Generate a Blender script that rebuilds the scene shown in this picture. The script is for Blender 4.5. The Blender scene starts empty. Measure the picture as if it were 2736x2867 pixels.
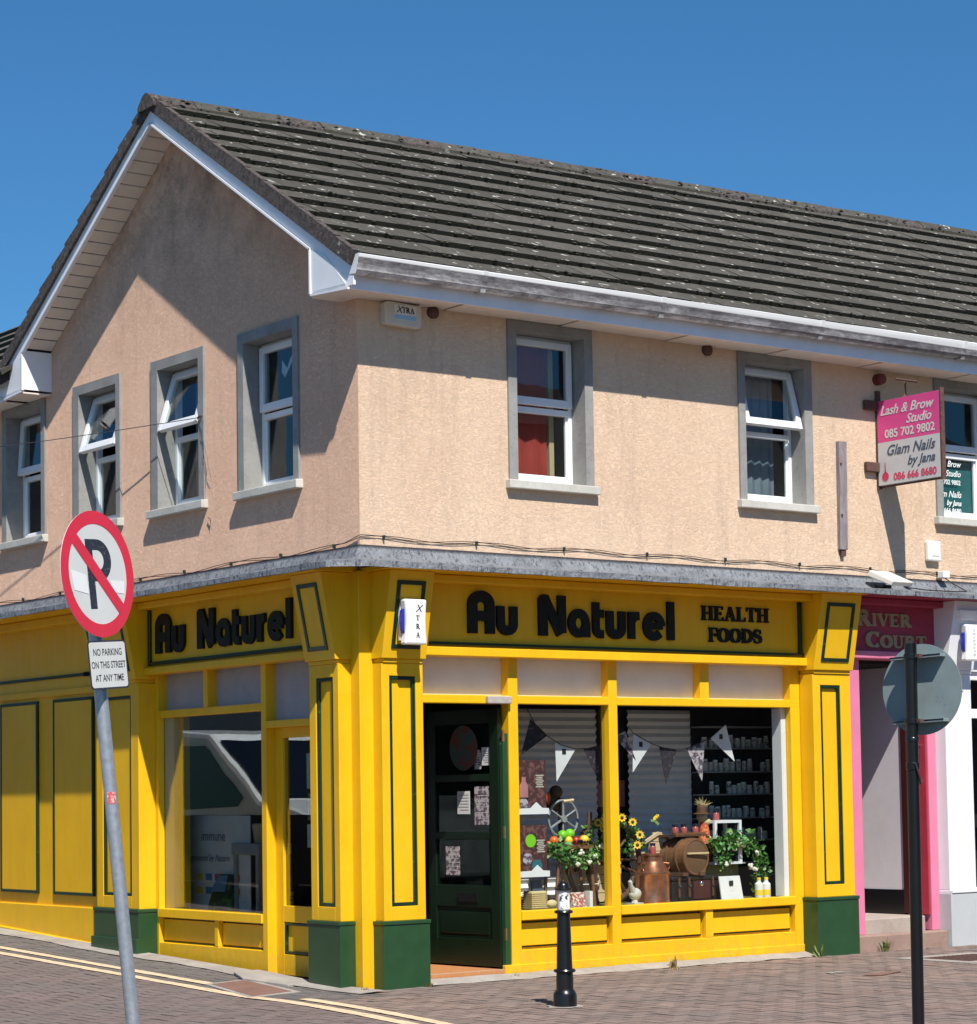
import bpy, bmesh, math, random
from mathutils import Vector, Matrix
R = random.Random(7)
sc = bpy.context.scene
COL = sc.collection
# ------------------------------------------------------------------ camera
cam_d = bpy.data.cameras.new('camera')
cam = bpy.data.objects.new('camera', cam_d); COL.objects.link(cam)
YAW, PIT, ROL = [math.radians(a) for a in (37.13050, 3.50157, -0.90954)]
CP = Vector((-10.24403, -15.18627, 1.59147))
FW = Vector((math.sin(YAW)*math.cos(PIT), math.cos(YAW)*math.cos(PIT), math.sin(PIT)))
r0 = Vector((math.cos(YAW), -math.sin(YAW), 0)); u0 = r0.cross(FW)
RT = r0*math.cos(ROL)+u0*math.sin(ROL); UP = -r0*math.sin(ROL)+u0*math.cos(ROL)
cam.matrix_world = Matrix(((RT.x, UP.x, -FW.x, CP.x), (RT.y, UP.y, -FW.y, CP.y), (RT.z, UP.z, -FW.z, CP.z), (0, 0, 0, 1)))
cam_d.sensor_fit = 'VERTICAL'; cam_d.sensor_height = 24; cam_d.sensor_width = 22.9
FPX = 6531.866
cam_d.lens = FPX/2867*24; cam_d.shift_y = (1824.05-1433.5)/2867
cam_d.clip_end = 2000; cam_d.clip_start = 0.1
sc.camera = cam
def pix(p):                       # point -> source pixel, used only to choose which pavers are built singly
    d = Vector(p)-CP; z = d.dot(FW)
    return (1368+FPX*d.dot(RT)/z, 1824.05-FPX*d.dot(UP)/z, z)
# ------------------------------------------------------------------ light
SUN_TO = Vector((-0.31, -0.80, 1.13)).normalized()
w = bpy.data.worlds.new('World'); sc.world = w; w.use_nodes = True
nt = w.node_tree; nt.nodes.clear()
sky = nt.nodes.new('ShaderNodeTexSky'); sky.sky_type = 'NISHITA'; sky.sun_disc = False
sky.sun_elevation = math.asin(SUN_TO.z); sky.sun_rotation = math.atan2(SUN_TO.x, SUN_TO.y)
sky.air_density = 1.0; sky.dust_density = 0.25; sky.ozone_density = 4.0
bg = nt.nodes.new('ShaderNodeBackground'); bg.inputs[1].default_value = 0.050
wo = nt.nodes.new('ShaderNodeOutputWorld')
hs = nt.nodes.new('ShaderNodeMix'); hs.data_type = 'RGBA'; hs.blend_type = 'MULTIPLY'; hs.inputs[0].default_value = 1; hs.inputs[7].default_value = (.585, 1.20, 1.58, 1)   # white balance of the clear sky
nt.links.new(sky.outputs[0], hs.inputs[6]); nt.links.new(hs.outputs[2], bg.inputs[0]); nt.links.new(bg.outputs[0], wo.inputs[0])
sl = bpy.data.lights.new('sun', 'SUN'); sl.energy = 5.0; sl.angle = math.radians(0.53); sl.color = (1, 0.955, 0.88)
sun = bpy.data.objects.new('sun', sl); COL.objects.link(sun)
sun.rotation_euler = (-SUN_TO).to_track_quat('-Z', 'Y').to_euler()
sc.view_settings.view_transform = 'Standard'; sc.view_settings.look = 'None'
sc.view_settings.exposure = 0.45; sc.view_settings.gamma = 1.0; sc.view_settings.use_curve_mapping = False
sc.cycles.max_bounces = 8; sc.cycles.transparent_max_bounces = 12

# ------------------------------------------------------------------ materials
class NG:
    def __init__(s, name):
        s.m = bpy.data.materials.new(name); s.m.use_nodes = True; s.t = s.m.node_tree
        s.p = s.t.nodes['Principled BSDF']
    def n(s, ty, **k):
        o = s.t.nodes.new('ShaderNode'+ty)
        for a, b in k.items():
            if a in o.inputs.keys() if isinstance(a, str) else False: o.inputs[a].default_value = b
            else: setattr(o, a, b)
        return o
    def l(s, a, b): s.t.links.new(a, b)
    def coords(s, scale=(1, 1, 1), kind='Object'):
        c = s.n('TexCoord'); m = s.n('Mapping'); m.inputs['Scale'].default_value = scale
        if kind == 'World':
            g = s.n('NewGeometry'); s.l(g.outputs['Position'], m.inputs['Vector'])
        else: s.l(c.outputs[kind], m.inputs['Vector'])
        return m.outputs[0]
    def noise(s, scale, detail=4, rough=.6, vec=None, dist=0):
        o = s.n('TexNoise'); o.inputs['Scale'].default_value = scale; o.inputs['Detail'].default_value = detail
        o.inputs['Roughness'].default_value = rough; o.inputs['Distortion'].default_value = dist
        if vec is not None: s.l(vec, o.inputs['Vector'])
        return o.outputs['Fac']
    def ramp(s, fac, stops):
        o = s.n('ValToRGB'); e = o.color_ramp.elements
        while len(e) < len(stops): e.new(0.5)
        for i, (p, c) in enumerate(stops):
            e[i].position = p; e[i].color = (c, c, c, 1) if isinstance(c, (int, float)) else (*c, 1)
        s.l(fac, o.inputs[0]); return o.outputs[0]
    def mix(s, fac, a, b, mode='MIX'):
        o = s.n('Mix', data_type='RGBA', blend_type=mode)
        for i, v in ((0, fac), (6, a), (7, b)):
            if isinstance(v, (int, float)): o.inputs[i].default_value = v
            elif isinstance(v, tuple): o.inputs[i].default_value = (*v, 1)
            else: s.l(v, o.inputs[i])
        return o.outputs[2]
    def bump(s, h, strength=.3, dist=.01, prev=None):
        o = s.n('Bump'); o.inputs['Strength'].default_value = strength; o.inputs['Distance'].default_value = dist
        s.l(h, o.inputs['Height'])
        if prev is not None: s.l(prev, o.inputs['Normal'])
        return o.outputs[0]
    def base(s, v):
        if isinstance(v, tuple): s.p.inputs['Base Color'].default_value = (*v, 1)
        else: s.l(v, s.p.inputs['Base Color'])
    def normal(s, v): s.l(v, s.p.inputs['Normal'])
def mat(name, col, rough=.6, metal=0, var=.08, vs=6, bump=.0, bs=60, spec=.5, dirt=None, dirt_s=9, dirt_t=.62, coat=0):
    g = NG(name); v = g.coords(kind='World')
    dk = tuple(c*(1-var) for c in col); lt = tuple(min(1, c*(1+var)) for c in col)
    c = g.mix(g.ramp(g.noise(vs, 5, .65, v), [(.3, 0), (.7, 1)]), dk, lt)
    if dirt: c = g.mix(g.ramp(g.noise(dirt_s, 8, .7, v), [(dirt_t, 0), (dirt_t+.09, 1)]), c, dirt)
    g.base(c); g.p.inputs['Roughness'].default_value = rough; g.p.inputs['Metallic'].default_value = metal
    g.p.inputs['Specular IOR Level'].default_value = spec
    if coat: g.p.inputs['Coat Weight'].default_value = coat; g.p.inputs['Coat Roughness'].default_value = .08
    if bump: g.normal(g.bump(g.noise(bs, 4, .6, v), bump, .004))
    return g.m
def wall_mat(name, ca, cb):
    g = NG(name); v = g.coords((1, 1, 1), 'World')
    big = g.noise(1.1, 6, .65, v); fine = g.noise(30, 5, .7, v)
    c = g.mix(g.ramp(big, [(.35, 0), (.7, 1)]), ca, cb)
    c = g.mix(g.ramp(fine, [(.4, 0), (.6, 1)]), g.mix(.06, c, (.35, .22, .15)), c)
    # grey algae high on the gable and streaks under the sills
    sep = g.n('SeparateXYZ'); g.l(v, sep.inputs[0])
    mr = g.n('MapRange'); mr.inputs[1].default_value = 5.6; mr.inputs[2].default_value = 7.2; g.l(sep.outputs[2], mr.inputs[0])
    mm = g.n('Math', operation='MULTIPLY'); g.l(mr.outputs[0], mm.inputs[0]); g.l(g.ramp(g.noise(3.2, 9, .75, v), [(.44, 0), (.62, .75)]), mm.inputs[1])
    c = g.mix(mm.outputs[0], c, (.34, .215, .15))
    st_ = g.noise(1.0, 6, .7, g.coords((5, 5, .55), 'World')); c = g.mix(g.ramp(st_, [(.52, 0), (.72, .30)]), c, (.40, .27, .195))
    g.base(c); g.p.inputs['Roughness'].default_value = .92; g.p.inputs['Specular IOR Level'].default_value = .15
    # worm-like scraped texture
    vm = g.coords((9, 9, 24), 'World')
    wn = g.noise(2.6, 4, .65, vm, 1.6)
    ab = g.n('Math', operation='SUBTRACT'); g.l(wn, ab.inputs[0]); ab.inputs[1].default_value = .5
    a2 = g.n('Math', operation='ABSOLUTE'); g.l(ab.outputs[0], a2.inputs[0])
    hr = g.ramp(a2.outputs[0], [(0, 0), (.045, 1)])
    g.p.inputs['Diffuse Roughness'].default_value = 1.0; b1 = g.bump(hr, .7, .0075); b2 = g.bump(fine, .3, .004, b1); g.normal(b2)
    return g.m
def tile_mat():
    g = NG('concrete_tile'); v = g.coords(kind='World'); oi = g.n('ObjectInfo')
    c = g.mix(oi.outputs['Random'], (.074, .068, .060), (.118, .108, .095))
    c = g.mix(g.ramp(g.noise(14, 7, .7, v), [(.35, 0), (.75, 1)]), c, (.045, .043, .034))
    c = g.mix(g.ramp(g.noise(5.5, 8, .8, v), [(.6, 0), (.7, .75)]), c, (.10, .098, .082))
    c = g.mix(g.ramp(g.noise(11, 3, .5, v), [(.655, 0), (.69, 1)]), c, (.42, .42, .38))      # lichen
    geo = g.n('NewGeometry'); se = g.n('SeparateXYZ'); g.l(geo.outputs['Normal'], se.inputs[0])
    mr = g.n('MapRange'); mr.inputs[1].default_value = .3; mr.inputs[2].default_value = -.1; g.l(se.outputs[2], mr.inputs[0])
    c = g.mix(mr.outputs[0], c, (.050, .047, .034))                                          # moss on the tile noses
    g.base(c); g.p.inputs['Roughness'].default_value = .95; g.p.inputs['Specular IOR Level'].default_value = .2
    g.normal(g.bump(g.noise(45, 6, .75, v), .8, .012)); return g.m
def verge_mat():
    g = NG('verge_mortar'); v = g.coords(kind='World')
    c = g.mix(g.ramp(g.noise(26, 7, .8, v), [(.38, 0), (.64, 1)]), (.028, .022, .020), (.13, .105, .095))
    c = g.mix(g.ramp(g.noise(7, 5, .7, v), [(.66, 0), (.7, 1)]), c, (.34, .33, .29))
    g.base(c); g.p.inputs['Roughness'].default_value = .95; g.normal(g.bump(g.noise(40, 6, .8, v), .9, .015)); return g.m
def yellow_mat():
    g = NG('yellow_gloss_paint'); v = g.coords(kind='World')
    c = g.mix(g.ramp(g.noise(2.2, 5, .6, v), [(.3, 0), (.75, 1)]), (.75, .425, .007), (.82, .48, .010))
    c = g.mix(g.ramp(g.noise(1.0, 7, .7, g.coords((14, 14, .9), 'World')), [(.48, 0), (.78, .35)]), c, (.56, .29, .008))     # brushed, weather-streaked paint
    c = g.mix(g.ramp(g.noise(23, 6, .75, v), [(.705, 0), (.73, .8)]), c, (.50, .36, .16))                                      # chips
    g.l(g.ramp(g.noise(7, 6, .7, v), [(.3, .28), (.75, .62)]), g.p.inputs['Roughness'])
    sep = g.n('SeparateXYZ'); g.l(v, sep.inputs[0])
    mr = g.n('MapRange'); mr.inputs[1].default_value = .42; mr.inputs[2].default_value = .10; g.l(sep.outputs[2], mr.inputs[0])
    dm = g.n('Math', operation='MULTIPLY'); g.l(mr.outputs[0], dm.inputs[0]); g.l(g.ramp(g.noise(9, 8, .75, v), [(.42, 0), (.75, .8)]), dm.inputs[1])
    c = g.mix(dm.outputs[0], c, (.40, .25, .06))
    g.base(c); g.p.inputs['Specular IOR Level'].default_value = .4
    g.normal(g.bump(g.noise(3, 5, .6, g.coords((20, 20, 2), 'World')), .14, .004, g.bump(g.noise(9, 5, .6, v), .2, .008))); return g.m
def lead_mat():
    g = NG('lead_sheet'); v = g.coords((1, 1, 1), 'World')
    vs = g.coords((14, 14, 4), 'World')
    c = g.mix(g.ramp(g.noise(3, 7, .7, v), [(.3, 0), (.75, 1)]), (.14, .148, .165), (.27, .285, .31))
    c = g.mix(g.ramp(g.noise(2.4, 7, .75, vs), [(.52, 0), (.60, .92)]), c, (.05, .053, .060))
    c = g.mix(g.ramp(g.noise(2.9, 7, .75, vs), [(.64, 0), (.72, .6)]), c, (.60, .61, .62))
    sep = g.n('SeparateXYZ'); g.l(v, sep.inputs[0]); mr = g.n('MapRange'); mr.inputs[1].default_value = 3.535; mr.inputs[2].default_value = 3.56; g.l(sep.outputs[2], mr.inputs[0]); c = g.mix(mr.outputs[0], c, (.022, .022, .028))   # near-black band along the top edge by the wall
    g.base(c); g.p.inputs['Roughness'].default_value = .5; g.p.inputs['Metallic'].default_value = .1
    g.normal(g.bump(g.noise(9, 6, .7, v), .9, .04)); return g.m
def glass_mat(name='window_glass', tint=(.86, .9, .9), refl=1.0):
    g = NG(name); t = g.t; t.nodes.remove(g.p)
    out = [n for n in t.nodes if n.type == 'OUTPUT_MATERIAL'][0]
    lw = g.n('LayerWeight'); lw.inputs['Blend'].default_value = .5
    p = g.n('Math', operation='POWER'); g.l(lw.outputs['Facing'], p.inputs[0]); p.inputs[1].default_value = 5
    a = g.n('Math', operation='MULTIPLY_ADD'); g.l(p.outputs[0], a.inputs[0]); a.inputs[1].default_value = .95*refl; a.inputs[2].default_value = .045*refl
    tr = g.n('BsdfTransparent'); tr.inputs[0].default_value = (*tint, 1)
    gl = g.n('BsdfGlossy'); gl.inputs['Roughness'].default_value = .004
    gl.inputs['Color'].default_value = (1, 1, 1, 1)
    g.l(g.bump(g.noise(1.3, 2, .5, g.coords(kind='World')), .05, .02), gl.inputs['Normal'])
    m = g.n('MixShader'); g.l(a.outputs[0], m.inputs[0]); g.l(tr.outputs[0], m.inputs[1]); g.l(gl.outputs[0], m.inputs[2])
    g.l(m.outputs[0], out.inputs[0]); return g.m
def paver_mat(name, c1, c2, c3):
    g = NG(name); v = g.coords(kind='World'); oi = g.n('ObjectInfo'); at = g.n('Attribute', attribute_name='tint')
    ad = g.n('Math', operation='ADD'); g.l(oi.outputs['Random'], ad.inputs[0]); g.l(at.outputs['Fac'], ad.inputs[1])
    fr = g.n('Math', operation='FRACT'); g.l(ad.outputs[0], fr.inputs[0])
    c = g.ramp(fr.outputs[0], [(0, c1), (.45, c2), (1, c3)])
    c = g.mix(g.ramp(g.noise(1.1, 7, .7, v), [(.4, 0), (.72, .75)]), c, (.15, .135, .125))
    c = g.mix(g.ramp(g.noise(60, 5, .8, v), [(.3, 0), (.75, .55)]), c, (.085, .066, .058))
    c = g.mix(g.ramp(g.noise(9, 4, .6, v), [(.74, 0), (.77, .6)]), c, (.40, .36, .32))
    g.base(c); g.p.inputs['Roughness'].default_value = .88; g.normal(g.bump(g.noise(70, 5, .7, v), .5, .004)); return g.m
def concrete_mat(name, a, b):
    g = NG(name); v = g.coords(kind='World')
    c = g.mix(g.ramp(g.noise(3, 8, .72, v), [(.35, 0), (.7, 1)]), a, b)
    c = g.mix(g.ramp(g.noise(26, 6, .75, v), [(.55, 0), (.75, .6)]), c, tuple(x*.4 for x in a))
    g.base(c); g.p.inputs['Roughness'].default_value = .9; g.normal(g.bump(g.noise(38, 6, .75, v), .5, .006)); return g.m
def gutter_mat():
    g = NG('weathered_gutter'); v = g.coords(kind='World'); vs = g.coords((2.5, 1, 9), 'World')
    c = g.mix(g.ramp(g.noise(2.2, 8, .8, vs), [(.40, 0), (.62, 1)]), (.74, .74, .74), (.22, .205, .21))
    sep = g.n('SeparateXYZ'); g.l(v, sep.inputs[0])
    mr = g.n('MapRange'); mr.inputs[1].default_value = 5.735; mr.inputs[2].default_value = 5.745; g.l(sep.outputs[2], mr.inputs[0])
    m2 = g.n('MapRange'); m2.inputs[1].default_value = 5.640; m2.inputs[2].default_value = 5.665; g.l(sep.outputs[2], m2.inputs[0]); m3 = g.n('Math', operation='MULTIPLY'); g.l(m2.outputs[0], m3.inputs[0]); g.l(g.ramp(g.noise(1.6, 8, .8, g.coords((1.2, 1, 3), 'World')), [(.34, .45), (.60, 1)]), m3.inputs[1]); c = g.mix(m3.outputs[0], c, (.095, .085, .09))
    c = g.mix(mr.outputs[0], c, (.85, .85, .84))
    g.base(c); g.p.inputs['Roughness'].default_value = .45; return g.m
def cloth_print(name, a, b, s=30, th=.5):
    g = NG(name); v = g.coords(kind='World')
    c = g.mix(g.ramp(g.noise(s, 4, .6, v), [(th, 0), (th+.05, 1)]), a, b); g.base(c); g.p.inputs['Roughness'].default_value = .8; return g.m
def wood_mat(name, a, b, sc_=(2, 2, 22), rough=.55):
    g = NG(name); v = g.coords(sc_, 'World')
    g.base(g.mix(g.ramp(g.noise(3, 6, .7, v, .6), [(.3, 0), (.7, 1)]), a, b)); g.p.inputs['Roughness'].default_value = rough
    g.normal(g.bump(g.noise(6, 5, .7, v), .2, .004)); return g.m
def leaf_mat(name, c):
    g = NG(name); v = g.coords(kind='World')
    g.base(g.mix(g.ramp(g.noise(35, 3, .5, v), [(.4, 0), (.6, 1)]), tuple(x*.55 for x in c), c)); g.p.inputs['Roughness'].default_value = .5
    return g.m
M = dict(
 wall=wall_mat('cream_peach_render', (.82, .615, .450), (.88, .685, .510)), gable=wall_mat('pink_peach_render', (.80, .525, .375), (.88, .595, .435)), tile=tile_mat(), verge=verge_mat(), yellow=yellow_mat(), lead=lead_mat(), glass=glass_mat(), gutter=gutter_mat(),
 shopglass=glass_mat('shop_glass', (.93, .95, .95), .6), doorglass=glass_mat('door_glass', (.8, .85, .83), .3), sideglass=glass_mat('side_window_glass', (.80, .84, .84), 2.2),
 green=mat('green_gloss_paint', (.018, .062, .024), .32, var=.12, bump=.1, bs=14, dirt=(.10, .12, .08), dirt_s=5, dirt_t=.68),
 bead=mat('dark_green_bead', (.006, .028, .013), .3, var=.15, dirt=(.03, .13, .10), dirt_s=20, dirt_t=.6),
 door=mat('door_green_paint', (.0045, .015, .007), .35, var=.15, dirt=(.35, .16, .07), dirt_s=16, dirt_t=.72),
 letter=mat('black_letter_paint', (.008, .010, .007), .6, spec=.25, var=.3, bump=.25, bs=30),
 upvc=mat('white_upvc', (.80, .81, .83), .35, var=.03, dirt=(.55, .55, .55), dirt_s=4, dirt_t=.7),
 barge=mat('white_bargeboard', (.86, .85, .87), .4, var=.04, dirt=(.55, .53, .52), dirt_s=5, dirt_t=.64),
 soffit=mat('cream_soffit', (.74, .66, .58), .6, var=.06, dirt=(.30, .26, .22), dirt_s=12, dirt_t=.70),
 soffitgap=mat('soffit_groove', (.10, .085, .07), .8),
 surround=concrete_mat('cement_surround', (.23, .225, .215), (.33, .325, .31)),
 sill=concrete_mat('concrete_sill', (.46, .45, .40), (.62, .60, .54)),
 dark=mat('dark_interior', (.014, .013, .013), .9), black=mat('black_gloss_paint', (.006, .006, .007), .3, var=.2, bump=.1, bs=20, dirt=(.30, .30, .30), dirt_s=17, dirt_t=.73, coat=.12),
 frost=mat('frosted_pane', (.72, .73, .72), .3, var=.05), frostdark=mat('smoked_pane', (.36, .35, .37), .2, var=.08), white=mat('white_paint', (.80, .80, .82), .4, var=.03, dirt=(.5, .5, .52), dirt_s=5, dirt_t=.72),
 grey=mat('light_grey_paint', (.46, .48, .49), .5, var=.05, dirt=(.3, .3, .3), dirt_s=4, dirt_t=.68),
 pink=mat('pink_paint', (.66, .19, .31), .42, var=.07, vs=3, bump=.1, bs=10), magenta=mat('deep_pink_paint', (.36, .035, .075), .45, var=.08),
 crimson=mat('crimson_door_paint', (.42, .035, .06), .35, var=.08),
 gold=mat('cream_gold_letter', (.38, .30, .17), .4, metal=.1, var=.1), corridor=mat('corridor_paint', (.62, .58, .60), .8, var=.05, dirt=(.42, .38, .37), dirt_s=3, dirt_t=.66),
 steel=mat('galvanised_steel', (.40, .43, .47), .42, metal=.55, var=.18, vs=30, bump=.2, bs=45, dirt=(.70, .72, .74), dirt_s=40, dirt_t=.64),
 discback=mat('grey_sign_back', (.20, .25, .25), .7, metal=.0, var=.10, vs=9, dirt=(.10, .12, .13), dirt_s=7, dirt_t=.64),
 red=mat('sign_red', (.66, .022, .045), .35, var=.05, dirt=(.78, .55, .55), dirt_s=60, dirt_t=.66),
 signwhite=mat('sign_white', (.64, .64, .61), .4, var=.05, dirt=(.30, .30, .28), dirt_s=34, dirt_t=.69),
 patch=mat('white_patch', (.80, .80, .78), .5, var=.02), ink=mat('sign_black', (.025, .025, .035), .5, var=.2, dirt=(.50, .50, .48), dirt_s=75, dirt_t=.60),
 print_black=mat('print_black', (.02, .02, .025), .5), hotpink=mat('sign_pink', (.68, .075, .27), .4, var=.05), signgrey=mat('sign_grey', (.56, .56, .56), .4, var=.03),
 navy=mat('print_navy', (.06, .085, .13), .5), redprint=mat('print_red', (.62, .05, .12), .5),
 plastic=mat('white_plastic', (.80, .79, .76), .35, var=.03), oldplastic=mat('aged_plastic', (.62, .58, .50), .5, var=.06, dirt=(.35, .32, .26), dirt_s=14, dirt_t=.68),
 closer=mat('grey_plastic', (.42, .38, .35), .5, var=.2, vs=25), blue=mat('blue_lens', (.02, .03, .35), .2), skyblue=mat('label_blue', (.30, .52, .70), .5), rust=mat('rusty_iron', (.10, .05, .04), .85, var=.4, vs=30),
 redlamp=mat('red_bell', (.16, .03, .025), .5, var=.1), shaded_red=mat('shaded_red_frame', (.045, .006, .007), .5), timber=wood_mat('weathered_timber', (.13, .11, .12), (.33, .29, .30), (9, 9, 1.5), .85),  # dark red of the door frame has its shade put into the colour
 cable=mat('black_cable', (.03, .025, .025), .6), line=mat('road_line_paint', (.68, .49, .31), .85, var=.14, vs=14, bump=.4, bs=50, dirt=(.30, .235, .19), dirt_s=22, dirt_t=.54),
 paver=paver_mat('brick_paver', (.205, .135, .108), (.255, .175, .143), (.30, .212, .175)), roadpaver=paver_mat('road_paver', (.150, .106, .096), (.185, .133, .122), (.215, .156, .142)),
 greypaver=paver_mat('grey_paver', (.105, .10, .10), (.14, .13, .125), (.17, .145, .135)), joint=concrete_mat('paver_joint', (.055, .045, .038), (.10, .082, .07)), strip=concrete_mat('pavement_concrete', (.25, .225, .20), (.38, .35, .31)), cover=concrete_mat('iron_cover', (.16, .085, .065), (.22, .12, .09)),
 step=concrete_mat('stone_step', (.33, .27, .23), (.44, .37, .32)), redstep=concrete_mat('red_stone_step', (.26, .165, .13), (.36, .25, .20)),
 floorwood=wood_mat('door_floor', (.42, .17, .055), (.55, .25, .10), (18, 2, 2)), blind=mat('grey_blind', (.84, .81, .80), .8, var=.05), pinkbox=mat('dusty_pink', (.42, .18, .17), .8),
 redcloth=mat('red_curtain', (.42, .05, .035), .85, var=.1), curtain=mat('beige_curtain', (.22, .20, .13), .85, var=.15), bluecurtain=mat('grey_blue_blind', (.20, .23, .27), .7, var=.12),
 copper=mat('copper', (.62, .27, .15), .28, metal=.85, var=.3, vs=14, bump=.25, bs=25), barrel=wood_mat('barrel_oak', (.15, .065, .028), (.30, .14, .065), (3, 3, 26), .35), barrelhead=wood_mat('barrel_head_oak', (.26, .12, .05), (.42, .22, .11), (26, 3, 3), .4), hoop=mat('dark_hoop', (.16, .085, .045), .5),
 beige=wood_mat('pine_board', (.58, .42, .24), (.72, .55, .33), (20, 2, 2), .6), darkwood=wood_mat('dark_wood', (.07, .035, .022), (.16, .08, .045), (14, 14, 3), .5),
 moss=mat('roof_moss', (.035, .033, .018), .95, var=.5, vs=12), leather=mat('black_leather', (.018, .015, .014), .4, var=.3, bump=.3, bs=60), burgundy=mat('burgundy_leather', (.075, .02, .018), .45, var=.2), chrome=mat('chrome', (.75, .75, .75), .2, metal=1),
 leafA=leaf_mat('leaf_green', (.09, .26, .04)), leafB=leaf_mat('leaf_light', (.28, .42, .14)), petalW=mat('cream_petal', (.78, .74, .60), .7), petalY=mat('yellow_petal', (.86, .56, .03), .6), brown=mat('brown', (.11, .05, .02), .7),
 apple=mat('green_apple', (.22, .62, .03), .25), orange=mat('orange_fruit', (.80, .16, .02), .35), lemon=mat('lemon', (.85, .62, .05), .35), redfruit=mat('red_fruit', (.60, .05, .03), .3), grape=mat('dark_grapes', (.03, .01, .03), .3),
 stone=mat('pale_stone', (.55, .55, .48), .8, var=.1), rooster=mat('painted_rooster', (.36, .07, .02), .6, var=.5, vs=30), jamjar=mat('jam', (.42, .10, .09), .2), jarlid=mat('dark_lid', (.06, .05, .09), .25, metal=.6),
 olive=mat('olive_panel', (.20, .19, .07), .6, var=.1), paper=mat('paper', (.72, .71, .70), .7), poster=cloth_print('dark_red_poster', (.065, .022, .022), (.17, .07, .06), 22, .52), posterart=cloth_print('poster_picture', (.10, .08, .10), (.46, .40, .42), 26, .48),
 oval=cloth_print('oval_sticker_print', (.07, .10, .09), (.16, .06, .05), 9, .5), floral=cloth_print('dark_floral_cloth', (.025, .020, .028), (.26, .20, .19), 42, .60), straw=mat('straw', (.62, .50, .26), .9), plaid=cloth_print('red_plaid', (.55, .07, .03), (.75, .30, .10), 60, .5),
 cream=mat('cream_paint', (.80, .75, .64), .5, var=.05), greybag=cloth_print('green_bag_print', (.02, .05, .015), (.10, .19, .05), 12, .5), bagblue=mat('bag_blue', (.08, .22, .42), .5), grip=mat('grey_wood_paint', (.36, .36, .35), .6, var=.1),
 teal=mat('teal_print', (.03, .16, .17), .4), skin=mat('sack_face', (.50, .36, .20), .9), weed=leaf_mat('weed_green', (.20, .26, .07)), dryweed=mat('dry_weed', (.36, .26, .12), .9),
 vanwhite=mat('van_paint', (.80, .84, .84), .25, coat=.6), vandark=mat('van_glass', (.006, .007, .009), .06), tyre=mat('tyre', (.02, .02, .02), .8),
 plaster=mat('opposite_plaster', (.42, .35, .29), .9, var=.1), brickred=mat('opposite_brick', (.30, .12, .085), .9, var=.2), slate=mat('opposite_slate', (.05, .05, .055), .8), packA=cloth_print('pack_print', (.35, .09, .06), (.62, .58, .50), 50, .5),
 fan=mat('smoked_acrylic', (.30, .31, .31), .25), jarwhite=cloth_print('supplement_jar_label', (.62, .60, .56), (.20, .17, .15), 26, .55), decal=mat('white_decal', (.75, .78, .76), .6), sticker=cloth_print('bollard_sticker', (.03, .03, .035), (.80, .80, .80), 34, .42), pinksticker=cloth_print('pink_sticker', (.55, .10, .10), (.80, .45, .40), 70, .5),
 wire=mat('wire', (.05, .05, .06), .5), bulb=mat('clip_green', (.02, .04, .03), .4),
)
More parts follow.
